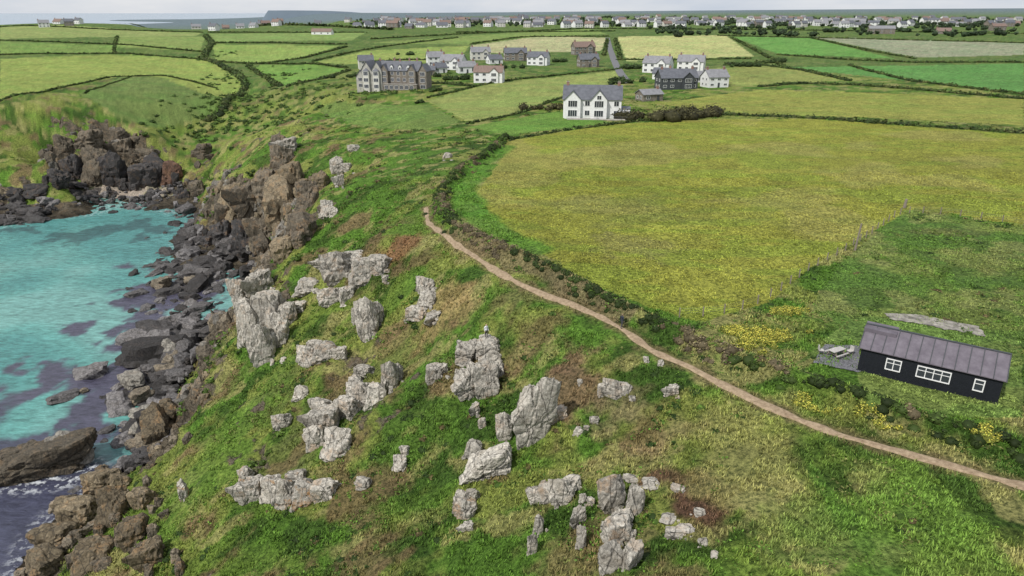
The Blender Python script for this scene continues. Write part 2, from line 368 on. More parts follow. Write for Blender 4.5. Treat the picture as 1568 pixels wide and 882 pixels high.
P=np.stack([Xg,Yg,Z],-1)
m=(rock>.05)&(Yg<430)
pp=P[m];r1=fbm3(pp[:,0]/6,pp[:,1]/6,pp[:,2]/14,4,7);r2=np.abs(fbm3(pp[:,0]/2.2,pp[:,1]/2.2,pp[:,2]/5,3,17)-.5)*2
r1=np.floor(r1*10)/10*.45+r1*.55
amp=rock[m]*np.where(H0[m]<-36,.3,1.)*np.where(inLC[m],1.3,1)
P[m]=pp+nrm[m]*((r1-.5)*6.0-r2*2.2+.2)[:,None]*amp[:,None]
col,fm=gcol(Xg.ravel(),Yg.ravel(),H0.ravel())
fz=sm(1500,4500,Yg.ravel())[:,None];col=col*(1-fz)+C(112,126,132)*fz  # far land fades to blue-grey: distance haze put into the colour
nr,nc=Xg.shape
sx,sy=survey([(185,298)])[0][:2]
bd=np.hypot((Xg-sx)/22,(Yg-sy)/6)+(fbm2(Xg/5,Yg/5,3,5)-.5)*1.2
rock*=sm(.7,1.1,bd)
cb=sm(1.1,.7,bd).ravel()[:,None];col=col*(1-cb)+C(180,166,152)*cb
idx=np.arange(nr*nc).reshape(nr,nc)
Fq=np.stack([idx[:-1,:-1],idx[:-1,1:],idx[1:,1:],idx[1:,:-1]],-1).reshape(-1,4)
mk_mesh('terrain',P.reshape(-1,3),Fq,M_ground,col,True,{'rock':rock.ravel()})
print('terrain',time.time()-T0)

# ------------------------------------------------------------------ sea
bb=np.r_[np.arange(math.log(40),math.log(400),.006),np.arange(math.log(400),math.log(80000),.03)];a2=np.linspace(-1.6,1.3,620)
Ys=(np.exp(bb)-40)[:,None]*np.ones(len(a2));Xs=a2*(Ys+40)
D=SEA-hb(Xs,np.minimum(Ys,8000))
n=fbm2(Xs/9,Ys/9,5,111);n2=fbm2(Xs/40,Ys/40,3,121);n5=fbm2(Xs/3,Ys/3,3,123)
TQ,TQ2,TQ3,KELP,NAVY=C(106,172,164,.92),C(76,144,142,.92),C(138,188,180,.92),C(88,86,104,.92),C(78,80,100,.92)
c=TQ*np.ones(Xs.shape+(1,))
w=sm(.48,.64,n2)*.6;c=c*(1-w[...,None])+TQ2*w[...,None]
w=sm(.5,.38,n2)*.6;c=c*(1-w[...,None])+TQ3*w[...,None]
kl=wp([(262,440),(230,500),(195,560),(165,610),(140,640),(80,690),(20,730)]);kd=segdist(Xs,Ys,kl)
w=sm(15,9,kd+(n-.5)*64+(n5-.5)*12);c=c*(1-w[...,None])+KELP*w[...,None]
k2=wp([(0,380),(60,362),(150,352),(230,345),(262,350)]);kd=segdist(Xs,Ys,k2);w=sm(8,4,kd+(n-.5)*60+(n5-.5)*12)*.75;c=c*(1-w[...,None])+C(56,88,90)*w[...,None]
s1=survey([(0,650)])[0];w=sm(s1[1]+8,s1[1]-6,Ys+(n-.5)*34+(Xs-s1[0])*.15);c=c*(1-w[...,None])+NAVY*w[...,None]
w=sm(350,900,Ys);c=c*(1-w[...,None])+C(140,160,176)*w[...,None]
isl=survey([(68,722)])[0]
al=np.maximum(sm(11,7,np.hypot(Xs-isl[0],(Ys-isl[1])*1.6))*.7,sm(1.0,.2,np.abs(D))*(Ys<420)*.35)
ix=np.arange(Xs.size).reshape(Xs.shape);Fs=np.stack([ix[:-1,:-1],ix[:-1,1:],ix[1:,1:],ix[1:,:-1]],-1).reshape(-1,4)
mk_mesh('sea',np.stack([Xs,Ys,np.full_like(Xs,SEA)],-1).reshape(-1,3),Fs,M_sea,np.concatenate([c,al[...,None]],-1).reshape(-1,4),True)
xs=np.linspace(-2060,-900,160);yy=np.linspace(0,1,8);Xh=xs[:,None]*np.ones(8);Yh=6000+yy[None]*500*np.ones((160,1))
prof=44+7*fbm2(xs/300,xs*0,3,4)-26*sm(-1700,-1000,xs)
Zh=np.minimum(prof[:,None],SEA-2+(xs[:,None]+2060)*1.2+0*yy)*1.0
Zh=np.where(yy[None]==0,SEA-2,Zh)
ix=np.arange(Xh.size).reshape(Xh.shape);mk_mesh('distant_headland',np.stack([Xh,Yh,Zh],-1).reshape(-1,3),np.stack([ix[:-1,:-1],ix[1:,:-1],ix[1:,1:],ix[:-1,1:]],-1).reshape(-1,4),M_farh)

# ------------------------------------------------------------------ rocks
def ico(sub):
    b=bmesh.new();bmesh.ops.create_icosphere(b,subdivisions=sub,radius=1);b.verts.ensure_lookup_table()
    V=np.array([v.co[:] for v in b.verts]);Fc=np.array([[q.index for q in f.verts] for f in b.faces]);b.free();return V,Fc
def proto(sub,seed):
    r=np.random.default_rng(seed);V,Fc=ico(sub);V=V/np.linalg.norm(V,axis=1,keepdims=True)
    nn=[];dd=[]
    for a in ((1,0,0),(-1,0,0),(0,1,0),(0,-1,0),(0,0,1),(0,0,-1)):
        q=np.array(a)+r.normal(0,.2,3);nn.append(q/np.linalg.norm(q));dd.append(r.uniform(.68,.88))
    for _ in range(9):
        q=r.normal(0,1,3);nn.append(q/np.linalg.norm(q));dd.append(r.uniform(.82,1.02))
    nn=np.array(nn);dd=np.array(dd);den=np.maximum(V@nn.T,1e-3);R=(dd/den).min(1)
    V=V*R[:,None]
    n1=fbm3(V[:,0]*1.7+seed,V[:,1]*1.7,V[:,2]*1.7,3,seed);n2=fbm3(V[:,0]*5+seed,V[:,1]*5,V[:,2]*3.5,3,seed+5)-.5
    q=np.floor(n1*7)/7
    g=np.zeros(len(V));off=np.zeros(len(V))
    for _ in range(7):
        a=r.normal(0,1,3)*np.array([1,1,.5] if r.random()<.6 else [.2,.2,1.]);a/=np.linalg.norm(a);d=r.uniform(-.55,.55)
        t=V@a-d+n2*.12
        g=np.maximum(g,np.exp(-(t/(.045 if sub>3 else .1))**2));off+=np.where(t>0,1,-1)*r.uniform(-.035,.035)
    V=V*(1+(q-.5)*.22+(n1-.5)*.16+n2*.13-g*.14+off+.05)[:,None]
    return V,Fc
PR={s:[proto(s,50+i+s*100) for i in range(11)] for s in (2,3,4,5)}
def rotm(y,tx,ty):
    return np.array(Matrix.Rotation(y,3,'Z')@Matrix.Rotation(tx,3,'X')@Matrix.Rotation(ty,3,'Y'))
def merge_rocks(name,items,sub):
    Vs=[];Fs=[];Cs=[];o=0
    for k,(loc,sc,rot,colr,lich) in enumerate(items):
        V,Fc=PR[sub][(k*7+3)%11];W=(V*np.array(sc))@rot.T+np.array(loc)
        Vs.append(W);Fs.append(Fc+o);o+=len(V);Cs.append(np.tile(np.r_[colr,lich],(len(V),1)))
    return mk_mesh(name,np.vstack(Vs),np.vstack(Fs),M_rock,np.vstack(Cs),False)
RG=C(200,195,184);RB=C(130,121,106);RO=C(148,135,112);RD=C(90,88,88)
def piece(px,py,w,h,tint=RG,lich=.25,tilt=0,flat=.8,yaw=None):
    s=survey([(px,py)])[0];W=w*s[2]/F;H=h*s[2]/F/.9
    z=ground(s[0:1],s[1:2])[0]
    yaw=rng.uniform(-.5,.5) if yaw is None else yaw
    return ((s[0],s[1]+W*.3,z+H*.31),(W*.58,W*.58*flat,H*.60),rotm(yaw,rng.uniform(-.12,.12),tilt),tint*rng.uniform(.74,1.12),lich)
OUT=[
[(515,436,50,48),(555,437,45,42),(578,418,38,28),(500,410,30,18),(540,405,60,14)],
[(400,560,40,60),(382,530,35,80),(410,510,45,70),(395,455,38,45),(425,530,35,50),(440,500,30,40),(370,480,26,60)],
[(562,520,34,60),(578,500,20,40),(550,495,22,30)],[(470,562,34,30),(495,552,38,28),(480,540,22,20),(520,548,22,18)],
[(650,452,26,28),(655,470,30,24),(640,490,36,20),(662,495,26,18)],
[(505,470,40,26),(470,450,40,22),(530,462,24,24),(455,480,28,18)],
[(597,600,26,48),(610,585,16,30),(665,585,28,30),(677,575,16,20)],
[(550,620,40,32),(575,622,32,36),(530,640,34,34),(500,665,44,50),(515,700,44,40),(480,690,34,40),(492,640,30,30),(545,600,22,16)],
[(435,780,40,44),(465,775,38,40),(495,768,38,34),(385,770,38,44),(415,765,34,34),(375,740,24,26),(455,745,30,24)],
[(430,660,28,24),(460,612,24,20),(555,575,26,14)],
[(940,610,34,26),(958,605,18,20),(925,606,20,20),(1030,606,20,18),(1012,560,10,8)],
[(910,650,14,12),(886,666,14,12),(898,660,10,8),(855,646,26,26),(846,640,20,20),(888,590,9,10),(990,555,9,10)],
[(772,676,26,44),(725,702,28,28),(738,656,12,18),(727,636,14,24)],
[(937,785,44,58),(972,790,26,54),(945,835,44,46),(968,868,30,46),(935,872,40,36),(955,810,30,30)],
[(860,775,40,40),(835,770,28,34),(875,755,30,26),(885,805,22,34),(890,840,16,40),(905,775,14,14),(820,770,26,24)],
[(815,850,16,36),(825,820,16,36),(1035,825,30,10),(1050,818,30,8),(1025,800,24,8),(1072,792,18,12),(1078,835,16,7),(1095,855,12,5),(1000,745,30,5),(970,740,24,5),(1040,752,24,5)],
[(710,795,34,30),(705,775,22,24),(722,770,20,22),(715,815,20,16),(612,720,22,22),(555,750,26,18),(620,695,14,12),(280,765,14,24)],
[(540,232,18,10),(685,242,14,8),(530,262,16,14),(520,285,14,20),(510,330,14,12),(590,432,12,12),(540,398,20,8)],
]
for k,g in enumerate(OUT):
    it=[]
    for q in g:
        L=1.0 if k in(8,16) else .45
        it.append(piece(*q,lich=L*rng.uniform(.4,1.3)))
        for _ in range(2):
            it.append(piece(q[0]+rng.normal(0,q[2]*.4),q[1]+rng.uniform(-q[3]*.3,5),q[2]*rng.uniform(.15,.4),q[3]*rng.uniform(.1,.3),lich=L))
    merge_rocks('rock_outcrop',it,4)
stack=merge_rocks('rock_stack',[piece(718,608,44,44),piece(747,606,36,56,yaw=.1),piece(712,560,34,34),piece(750,580,40,34,yaw=.2),piece(745,552,42,26,yaw=0),piece(728,588,32,32),piece(738,610,22,24)],5)
merge_rocks('standing_slab',[piece(818,684,52,108,tilt=.1,flat=.55,lich=.12,yaw=.15,tint=RG*1.2),piece(804,640,24,44,tilt=.1,lich=.1)],5)
q=piece(750,732,68,34,tilt=-.45,flat=.6,lich=.04,yaw=0,tint=RG*1.2);merge_rocks('whaleback_boulder',[q],5)
it=[]
for px,py,w,h,tn in ((430,262,32,38,RB),(445,295,40,50,RO),(408,300,40,46,RB),(470,320,36,40,RB),(490,290,24,26,RO),(385,325,46,54,RB),(358,325,38,46,RO),(345,350,34,44,RB),(430,345,50,60,RO),(460,370,44,44,RB),(405,385,46,56,RB),(375,390,40,50,RD),(340,375,34,40,RD),(430,400,36,40,RO),(500,330,20,22,RG),(515,265,18,24,RG),(440,235,28,26,RG),(425,222,22,16,RB)):
    it.append(piece(px,py,w,h,tint=tn*.95,lich=.35,flat=.9))
    for _ in range(3): it.append(piece(px+rng.normal(0,w*.45),py+rng.normal(0,h*.18),w*rng.uniform(.3,.55),h*rng.uniform(.3,.55),tint=tn*rng.uniform(.6,1.1),lich=.35))
merge_rocks('cliff_buttresses',it,4)
it=[]
for px,py,w,h,tn in ((95,240,26,30,RB),(110,275,36,40,RD),(135,230,36,34,RB),(145,275,38,46,RB),(170,285,36,50,RD),(190,245,32,38,RB),(180,215,24,20,RB),(215,288,38,40,RD),(240,285,36,38,RD),(262,280,30,34,C(138,108,92)),(228,250,28,24,RB),(85,285,30,24,RD),(300,300,24,24,RB),(310,240,24,22,RB),(50,300,36,16,RD),(10,305,36,16,RD)):
    it.append(piece(px,py,w,h,tint=tn*.85,lich=.2,flat=.8))
    for _ in range(3): it.append(piece(px+rng.normal(0,w*.5),py+rng.normal(0,h*.2),w*rng.uniform(.25,.5),h*rng.uniform(.3,.5),tint=tn*rng.uniform(.5,1.0),lich=.2))
merge_rocks('cove_cliff_buttresses',it,4)
zi=SEA
it=[((isl[0]-1,isl[1]+1,zi+1.4),(8.6,4.2,3.2),rotm(.35,0,-.12),RB*.6,.15),((isl[0]+3.0,isl[1]+2.5,zi+2.2),(4.6,3.0,3.2),rotm(.5,0,.1),RG*.55,.05),((isl[0]-3.5,isl[1]-.5,zi+1.3),(4.4,3,2.6),rotm(.9,0,.1),RB*.7,.3)]
merge_rocks('sea_rock_islet',it,5)
cand=np.argwhere((rock>.6)&(H0>-36.5)&(H0<-3)&((slope>.8)|inLC)&((H0<-9)|(Yg>240))&(Yg>35)&(Yg<400)&(Xg>-260))
w_=((Yg[cand[:,0],cand[:,1]]+40)**2);w_/=w_.sum()
sel=cand[rng.choice(len(cand),min(700,len(cand)),p=w_,replace=False)]
it=[]
for i,j in sel:
    p=P[i,j];s=rng.lognormal(-.1,.45)*(1.0+p[1]/330);s=min(s,3.6);t=rng.random()
    base=(RB if rng.random()<.5 else RO)*(.6+.6*t) if rng.random()<.7 else RG*rng.uniform(.35,.65)
    if p[2]<-33: base=RD*.8
    if p[1]>255: base=base*.8
    yaw=math.atan2(nrm[i,j,1],nrm[i,j,0])
    it.append((p+np.array([0,0,-.5*s]),(s*.75,s*.95,s*rng.uniform(.9,1.6)),rotm(yaw+rng.normal(0,.3),rng.normal(0,.15),rng.normal(.12,.15)),base,rng.choice([.05,.2,.5])))
merge_rocks('cliff_crags',it,3)
it=[]
for P0,P1,nn_,sz in (((285,320),(300,380),130,1.5),((300,380),(280,440),200,1.8),((330,400),(300,450),110,2.2),((280,440),(285,520),150,1.9),((265,520),(235,640),120,1.8),((60,322),(0,345),90,2.2),((290,290),(200,318),100,1.5),((240,640),(215,720),50,2.),((330,370),(380,400),50,2.4),((130,306),(60,330),70,1.9),((150,305),(260,314),60,1.2),((250,540),(225,600),30,3.0)):
    for _ in range(nn_):
        t=rng.random();u_,v_,_z=at_z(P0[0]+(P1[0]-P0[0])*t,P0[1]+(P1[1]-P0[1])*t,SEA);u_+=rng.normal(0,5.5);v_+=rng.normal(0,5)
        s=sz*rng.lognormal(-.35,.5)
        g=float(hb([u_],[v_])[0]);g=max(g,SEA-.9)
        if g>-33: continue
        br=rng.choice([.6,.95,1.5,2.4],p=[.3,.3,.22,.18])
        it.append(((u_,v_,g+.2*s),(s,s*rng.uniform(.6,.9),s*rng.uniform(.4,.75)),rotm(rng.uniform(0,6.3),rng.normal(0,.2),rng.normal(0,.2)),RD*br,.04))
for px,py,s in ((205,590,3.0),(250,545,4.2),(262,575,3),(225,640,3),(218,612,2.6),(250,440,3.4),(298,436,2.6),(265,560,3.2),(130,600,.8),(190,660,.8),(245,660,4.5),(235,690,3.5)):
    x,y,_=at_z(px,py,SEA);it.append(((x,y,SEA+.4*s),(s*1.1,s*.8,s*.6),rotm(rng.uniform(0,6),0,.1),RB*1.2 if rng.random()<.5 else RG*.6,.15))
merge_rocks('shore_boulders',it,3)
it=[]
for px,py,w,h in ((150,750,50,34),(115,795,54,40),(170,790,46,50),(80,835,54,36),(140,860,60,40),(200,830,46,50),(60,870,54,36),(230,860,40,50),(95,775,36,20),(240,680,44,50),(255,640,36,34),(180,745,30,26),(215,770,34,34)):
    it.append(piece(px,py+10,w,h,tint=RO*rng.uniform(.6,1.0),lich=.45))
    for _ in range(5): it.append(piece(px+rng.normal(0,22),py+rng.normal(5,16),w*.35,h*.4,tint=RB*rng.uniform(.6,1.5),lich=.45))
merge_rocks('sea_cliff_blocks',it,4)
print('rocks',time.time()-T0)

# ------------------------------------------------------------------ foliage
def leaf_cloud(name,cen,rad,nl,size,cols,squash=.8,core=True,shade=(.5,1.6)):
    cen=np.asarray(cen,float);N=len(cen);rad=np.broadcast_to(rad,(N,));size=np.broadcast_to(size,(N,))
    k=np.repeat(np.arange(N),nl);M=len(k)
    d=rng.normal(0,1,(M,3));d/=np.linalg.norm(d,axis=1,keepdims=True);d[:,2]=np.abs(d[:,2])*squash
    rr=rng.random(M)**.35*(.8+.45*rng.random(M))
    p=cen[k]+d*(rad[k]*rr)[:,None]
    a=rng.normal(0,1,(M,3));a[:,2]*=.5;a/=np.linalg.norm(a,axis=1,keepdims=True);b=np.cross(a,d+rng.normal(0,.4,(M,3)));b/=np.linalg.norm(b,axis=1,keepdims=True)+1e-9
    s=(size[k]*rng.uniform(.6,1.3,M))[:,None]
    V=np.stack([p-a*s,p-b*s*.6,p+a*s,p+b*s*.6],1).reshape(-1,3)
    F_=np.arange(M*4).reshape(M,4)
    sh=(rng.uniform(shade[0],shade[1],M)*(.6+.6*d[:,2]))[:,None];cc=np.repeat(cols[k]*sh,4,axis=0)  # random tone, plus painted shade: leaves darker low in the clump
    o=mk_mesh(name,V,F_,M_leaf,cc,False)
    if core:
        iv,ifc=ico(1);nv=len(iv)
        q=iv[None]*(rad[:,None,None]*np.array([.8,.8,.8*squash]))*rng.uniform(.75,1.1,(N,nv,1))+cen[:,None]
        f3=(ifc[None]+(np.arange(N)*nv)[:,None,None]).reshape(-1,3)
        o2=mk_mesh('shaded_core',q.reshape(-1,3),f3,M_leaf,np.repeat(cols*.5,nv,axis=0),True);o2.parent=o  # core at half the leaf colour, painting shade inside the clump
    return o
def gz(X,Y): return ground(X,Y)
HED=[
([(775,210),(850,202),(940,190),(1000,184)],1.0,1.3),([(1100,176),(1160,178),(1225,180),(1330,188),(1450,196),(1568,204)],1.5,1.5),
([(1165,133),(1230,128),(1300,130),(1430,140),(1568,152)],1.5,1.5),([(1155,98),(1230,108),(1300,124)],1.6,1.5),([(1120,58),(1180,90),(1200,102)],1.6,1.6),
([(1190,84),(1300,92),(1400,96),(1568,96)],1.4,1.6),([(1300,100),(1400,125),(1568,145)],1.4,1.4),([(1110,100),(1160,98),(1200,92)],2.6,1.5),
([(1240,58),(1330,78),(1400,90)],1.3,1.4),([(1100,55),(1240,58),(1400,62),(1568,66)],1.3,1.6),([(945,92),(1050,92),(1150,90)],1.5,1.6),([(942,60),(950,90)],1.5,1.3),([(930,60),(925,85)],1.4,1.3),
([(720,68),(800,57),(930,56)],1.3,1.5),([(560,96),(620,92),(700,92)],1.4,1.4),([(480,94),(540,80),(600,70),(700,58)],1.4,1.5),([(320,66),(420,66),(530,68)],1.3,1.3),([(330,94),(400,98),(470,88),(530,72)],1.5,1.5),
([(380,100),(400,115),(430,132)],2.0,1.4),([(530,104),(480,98),(400,98)],1.5,1.4),([(440,133),(500,120),(535,108)],1.8,1.5),
([(315,55),(325,68),(310,90),(330,96),(360,112),(378,130),(370,145),(345,165),(320,185)],2.6,2.0),([(0,62),(120,66),(250,74),(315,80)],1.2,1.1),([(0,84),(100,83),(200,82),(330,93)],1.2,1.1),
([(0,155),(90,135),(170,118),(250,116),(330,135)],.9,.9),([(130,143),(200,118)],.6,.6),([(0,42),(120,43),(310,50)],1.2,1.3),([(180,56),(175,82)],1.1,1.0),([(320,50),(560,50)],1.3,1.3),
([(655,150),(700,140),(760,126),(850,116),(950,106)],1.0,1.2),([(640,130),(680,128),(720,132)],1.8,1.6),([(715,190),(770,180),(800,172),(860,150)],.9,1.0),
([(0,36),(200,36),(400,40),(600,46)],1.4,1.4),([(570,60),(900,44),(1200,46),(1568,52)],1.5,1.8),([(700,50),(940,48)],1.5,1.5)]
cen=[];rad=[];cl=[];sz=[]
HC=[C(74,94,48),C(88,108,54),C(64,82,42),C(100,110,62)]
for pts,h,wd in HED:
    W=wp(pts);ym=W[:,1].mean();step=max(.9,ym/360)
    Q=resample(W,step);Q=Q+rng.normal(0,wd*.2,Q.shape)
    for q in Q:
        cen.append((q[0],q[1],0));rad.append(h*.82*rng.uniform(.45,1.3)*(1+ym/1700));sz.append(.22+ym/1200);cl.append(HC[rng.integers(4)]*rng.uniform(.7,1.25))
cen=np.array(cen);cen[:,2]=gz(cen[:,0],cen[:,1])
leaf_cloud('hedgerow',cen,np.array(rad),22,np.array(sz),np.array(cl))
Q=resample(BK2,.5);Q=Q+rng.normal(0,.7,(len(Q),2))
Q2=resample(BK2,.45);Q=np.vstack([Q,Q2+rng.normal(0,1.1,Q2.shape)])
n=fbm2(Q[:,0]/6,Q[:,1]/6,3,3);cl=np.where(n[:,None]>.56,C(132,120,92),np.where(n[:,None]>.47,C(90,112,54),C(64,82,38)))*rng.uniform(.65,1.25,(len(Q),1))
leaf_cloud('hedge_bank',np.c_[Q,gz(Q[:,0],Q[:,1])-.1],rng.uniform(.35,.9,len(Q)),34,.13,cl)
def scatter(n,amin,amax,y0,y1):
    b=rng.uniform(math.log(y0+40),math.log(y1+40),n);a=rng.uniform(amin,amax,n);Y=np.exp(b)-40;return a*(Y+40),Y
def gidx(X,Y):
    return np.searchsorted(np.log(Yg[:,0]+40),np.log(Y+40)).clip(0,nr-1),np.searchsorted(aa,X/(Y+40)).clip(0,nc-1)
def rockat(X,Y):
    bi,ai=gidx(X,Y)
    return rock[bi,ai],fm.reshape(nr,nc)[bi,ai],H0[bi,ai]
def clear_dirt(keep,X,Y,k=.85):
    for x,y,rx,ry,_,am in BL[:12]: keep&=~((np.hypot((X-x)/rx,(Y-y)/ry)<1.0)&(rng.random(len(X))<k))
    return keep
X,Y=scatter(26000,-.72,.75,35,290)
r,f,h=rockat(X,Y);dp=segdist(X,Y,PATH)
roughbox=inpoly(X,Y,FW[22][0])
n=fbm2(X/7,Y/7,4,131)
keep=clear_dirt((r<.35)&(h>-35)&(dp>1.4)&((f<.5)|roughbox)&(n>.52),X,Y)
X,Y=X[keep],Y[keep]
t=fbm2(X/12,Y/12,3,141);cl=np.where(t[:,None]>.50,C(104,140,54),np.where(t[:,None]>.45,C(84,110,48),C(124,130,72)))*rng.uniform(.75,1.3,(len(X),1))
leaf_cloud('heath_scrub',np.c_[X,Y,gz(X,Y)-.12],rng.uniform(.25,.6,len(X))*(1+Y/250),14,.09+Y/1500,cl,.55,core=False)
X,Y=scatter(9000,-.72,.75,38,260)
r,f,h=rockat(X,Y);dp=segdist(X,Y,PATH);roughbox=inpoly(X,Y,FW[22][0]);n=fbm2(X/5+3,Y/5,3,231)
keep=clear_dirt((r<.4)&(h>-35)&(dp>2)&((f<.5)|roughbox)&(n>.57),X,Y,.95)
X,Y=X[keep],Y[keep]
cl=np.where(rng.random(len(X))[:,None]<.5,C(66,90,38),np.where(rng.random(len(X))[:,None]<.75,C(94,124,50),C(118,106,70)))*rng.uniform(.75,1.25,(len(X),1))
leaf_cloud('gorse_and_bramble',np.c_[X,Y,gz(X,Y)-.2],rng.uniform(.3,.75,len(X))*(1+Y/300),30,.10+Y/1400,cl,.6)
# grassy ledges on the cliffs
X,Y=scatter(14000,-.75,-.2,60,330);bi,ai=gidx(X,Y);r,f,h=rockat(X,Y)
keep=(r>.45)&(h>-31)&(h<-5)&(fbm2(X/6,Y/6,3,241)>.5)&(rng.random(len(X))<.5);bi,ai=bi[keep],ai[keep];pc=P[bi,ai]
leaf_cloud('cliff_ledge_turf',pc+np.array([0,0,.15]),rng.uniform(.5,1.2,len(pc))*(.5+pc[:,1]/260),22,.12+pc[:,1]/1000,np.tile(C(104,132,56),(len(pc),1))*rng.uniform(.65,1.25,(len(pc),1)),.5)
print('ledges',len(pc))
def flowers(name,spots,colr):
    cen=[];rad=[]
    for px,py,rx,ry,n in spots:
        s=survey([(px,py)])[0]
        for _ in range(n):
            cen.append((s[0]+rng.normal(0,rx*s[2]/F/1.6),s[1]+rng.normal(0,ry*s[2]/F/.5/1.6),0));rad.append(rng.uniform(.3,.7))
    cen=np.array(cen);cen[:,2]=gz(cen[:,0],cen[:,1])
    g=leaf_cloud(name,cen,np.array(rad),34,.12,np.tile(C(144,152,66),(len(cen),1)))
    o=leaf_cloud('blossom',cen+[0,0,.12],np.array(rad)*1.05,26,.078,np.tile(colr,(len(cen),1)),core=False,shade=(.9,1.35));o.parent=g
flowers('yellow_flowering_shrub',[(1165,515,38,11,80),(1205,478,22,6,26),(1120,507,20,8,18),(1150,530,30,8,24),(1235,620,16,8,12),(1295,632,30,5,7),(1350,655,30,5,5),(1510,662,18,8,10)],C(216,206,92))
X,Y=scatter(120000,-.6,.75,28,150)
r,f,h=rockat(X,Y);dp=segdist(X,Y,PATH);keep=(r<.4)&(h>-35)&(dp>.7)&(fbm2(X/3,Y/3,3,151)>.40);X,Y=X[keep],Y[keep]
Zt=gz(X,Y);cc,_=gcol(X,Y,Zt);fl=rockat(X,Y)[1]
M_=len(X);ht=rng.uniform(.12,.36,M_)*np.where(fl>.5,.5,1)
Vl=[];Cl=[]
for b in range(4):
    an=rng.uniform(0,6.28,M_);w=.045+Y/2600;dx,dy=np.cos(an),np.sin(an);ln=rng.uniform(.05,.3,M_)
    ox=rng.normal(0,.09,M_);oy=rng.normal(0,.09,M_);p0=np.c_[X+ox,Y+oy,Zt-.05]
    Vl.append(np.stack([p0+np.c_[-dy*w,dx*w,0*w],p0+np.c_[dy*w,-dx*w,0*w],p0+np.c_[dx*ln,dy*ln,ht+.05]],1))
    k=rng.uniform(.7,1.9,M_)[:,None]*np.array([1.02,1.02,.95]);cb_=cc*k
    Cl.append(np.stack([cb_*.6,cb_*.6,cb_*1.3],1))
V=np.concatenate(Vl).reshape(-1,3);Cc=np.concatenate(Cl).reshape(-1,3)
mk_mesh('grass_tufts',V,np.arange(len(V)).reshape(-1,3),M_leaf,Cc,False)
def bushes(name,spots,colr):
    cen=[];rad=[]
    for px,py,r_,n,sp in spots:
        s=survey([(px,py)])[0]
        for _ in range(n):
            cen.append((s[0]+rng.normal(0,sp),s[1]+rng.normal(0,1.8),0));rad.append(r_*rng.uniform(.6,1.2))
    cen=np.array(cen);cen[:,2]=gz(cen[:,0],cen[:,1])+np.array(rad)*.25
    leaf_cloud(name,cen,np.array(rad),70,.4,np.array([colr*rng.uniform(.7,1.3) for _ in cen]))
for sp in ([(968,181,2.6,8,3.)],[(1005,184,3.2,11,3.6)],[(1040,183,3.5,12,3.6)],[(1075,178,3.3,11,3.6)],[(1100,172,1.8,6,3)],[(815,168,1.9,7,3.)],[(848,166,1.9,6,2.5)]):
    bushes('windswept_bush',sp,C(88,86,56))
for sp in ([(700,122,3,9,5)],[(650,118,2.5,8,5)],[(670,140,1.6,5,3)],[(640,158,1.2,3,1)],[(970,105,2.5,10,4)],[(960,125,2.5,9,4)],[(945,128,2,6,3)],[(1080,122,2,5,3)],[(770,105,2.5,9,5)],[(860,95,2.5,9,5)],[(1140,102,2.5,10,7)],[(1190,96,2.5,8,6)],[(620,84,2.5,7,6)],[(530,118,2,6,4)]):
    bushes('garden_shrubbery',sp,C(70,90,48))
cen=[];rad=[]
for _ in range(760):
    px=rng.uniform(540,1568);py=rng.choice([rng.uniform(29,40),rng.uniform(38,50)],p=[.75,.25]);
    if px<1000 and py>40: continue
    s=at_z(px,py,17.5 if py<38 else 14.5)
    if s[1]>3000 or s[1]<0: continue
    for _ in range(rng.integers(1,5)): cen.append((s[0]+rng.normal(0,7),s[1]+rng.normal(0,7),0));rad.append(rng.uniform(2.,4.6))
cen=np.array(cen);cen[:,2]=gz(cen[:,0],cen[:,1])+.5*np.array(rad)
leaf_cloud('distant_trees',cen,np.array(rad),22,1.2,np.array([C(66,84,56)*rng.uniform(.7,1.5) for _ in cen]))
cen=[];rad=[]
for px,py,n,sx_,sy_ in ((330,170,60,10,22),(375,150,50,10,20),(300,205,40,8,12),(355,120,40,8,20),(470,140,50,16,14),(410,165,50,12,18),(520,150,30,16,8),(560,145,20,14,6),(640,110,14,10,6),(330,85,20,6,14),(430,115,16,8,8),(420,190,30,10,10),(360,190,30,10,10)):
    s=survey([(px,py)])[0]
    for _ in range(n): cen.append((s[0]+rng.normal(0,sx_),s[1]+rng.normal(0,sy_),0));rad.append(rng.uniform(.8,2.1))
cen=np.array(cen);cen[:,2]=gz(cen[:,0],cen[:,1])-.3
leaf_cloud('valley_scrub',cen,np.array(rad),28,.5,np.array([C(88,114,52)*rng.uniform(.65,1.3) for _ in cen]))
print('veg',time.time()-T0)

# ------------------------------------------------------------------ path & lane & slabs
def ribbon(name,P2,w,mat,lift=.06,jit=.12,nx=7):
    Tn=np.gradient(P2,axis=0);Tn/=np.linalg.norm(Tn,axis=1,keepdims=True);Nn=np.c_[-Tn[:,1],Tn[:,0]]
    us=np.linspace(-.5,.5,nx);W=w*(1+jit*3*(fbm2(np.arange(len(P2))/5.,np.zeros(len(P2)),2,5)-.5))
    Q=P2[:,None]+Nn[:,None]*us[None,:,None]*W[:,None,None];X,Y=Q[...,0],Q[...,1]
    Zq=ground(X.ravel(),Y.ravel()).reshape(X.shape)+lift-.12*(np.abs(us)>.45)
    ix=np.arange(X.size).reshape(X.shape);Fc=np.stack([ix[:-1,:-1],ix[:-1,1:],ix[1:,1:],ix[1:,:-1]],-1).reshape(-1,4)
    return mk_mesh(name,np.stack([X,Y,Zq],-1).reshape(-1,3),Fc,mat)
ribbon('dirt_footpath',resample(PATHW,.4),1.0,M_path,.08,.4)
ribbon('lane',resample(wp([(930,58),(934,75),(940,92),(950,112),(962,128)]),2),4.5,M_asph,.25,0)
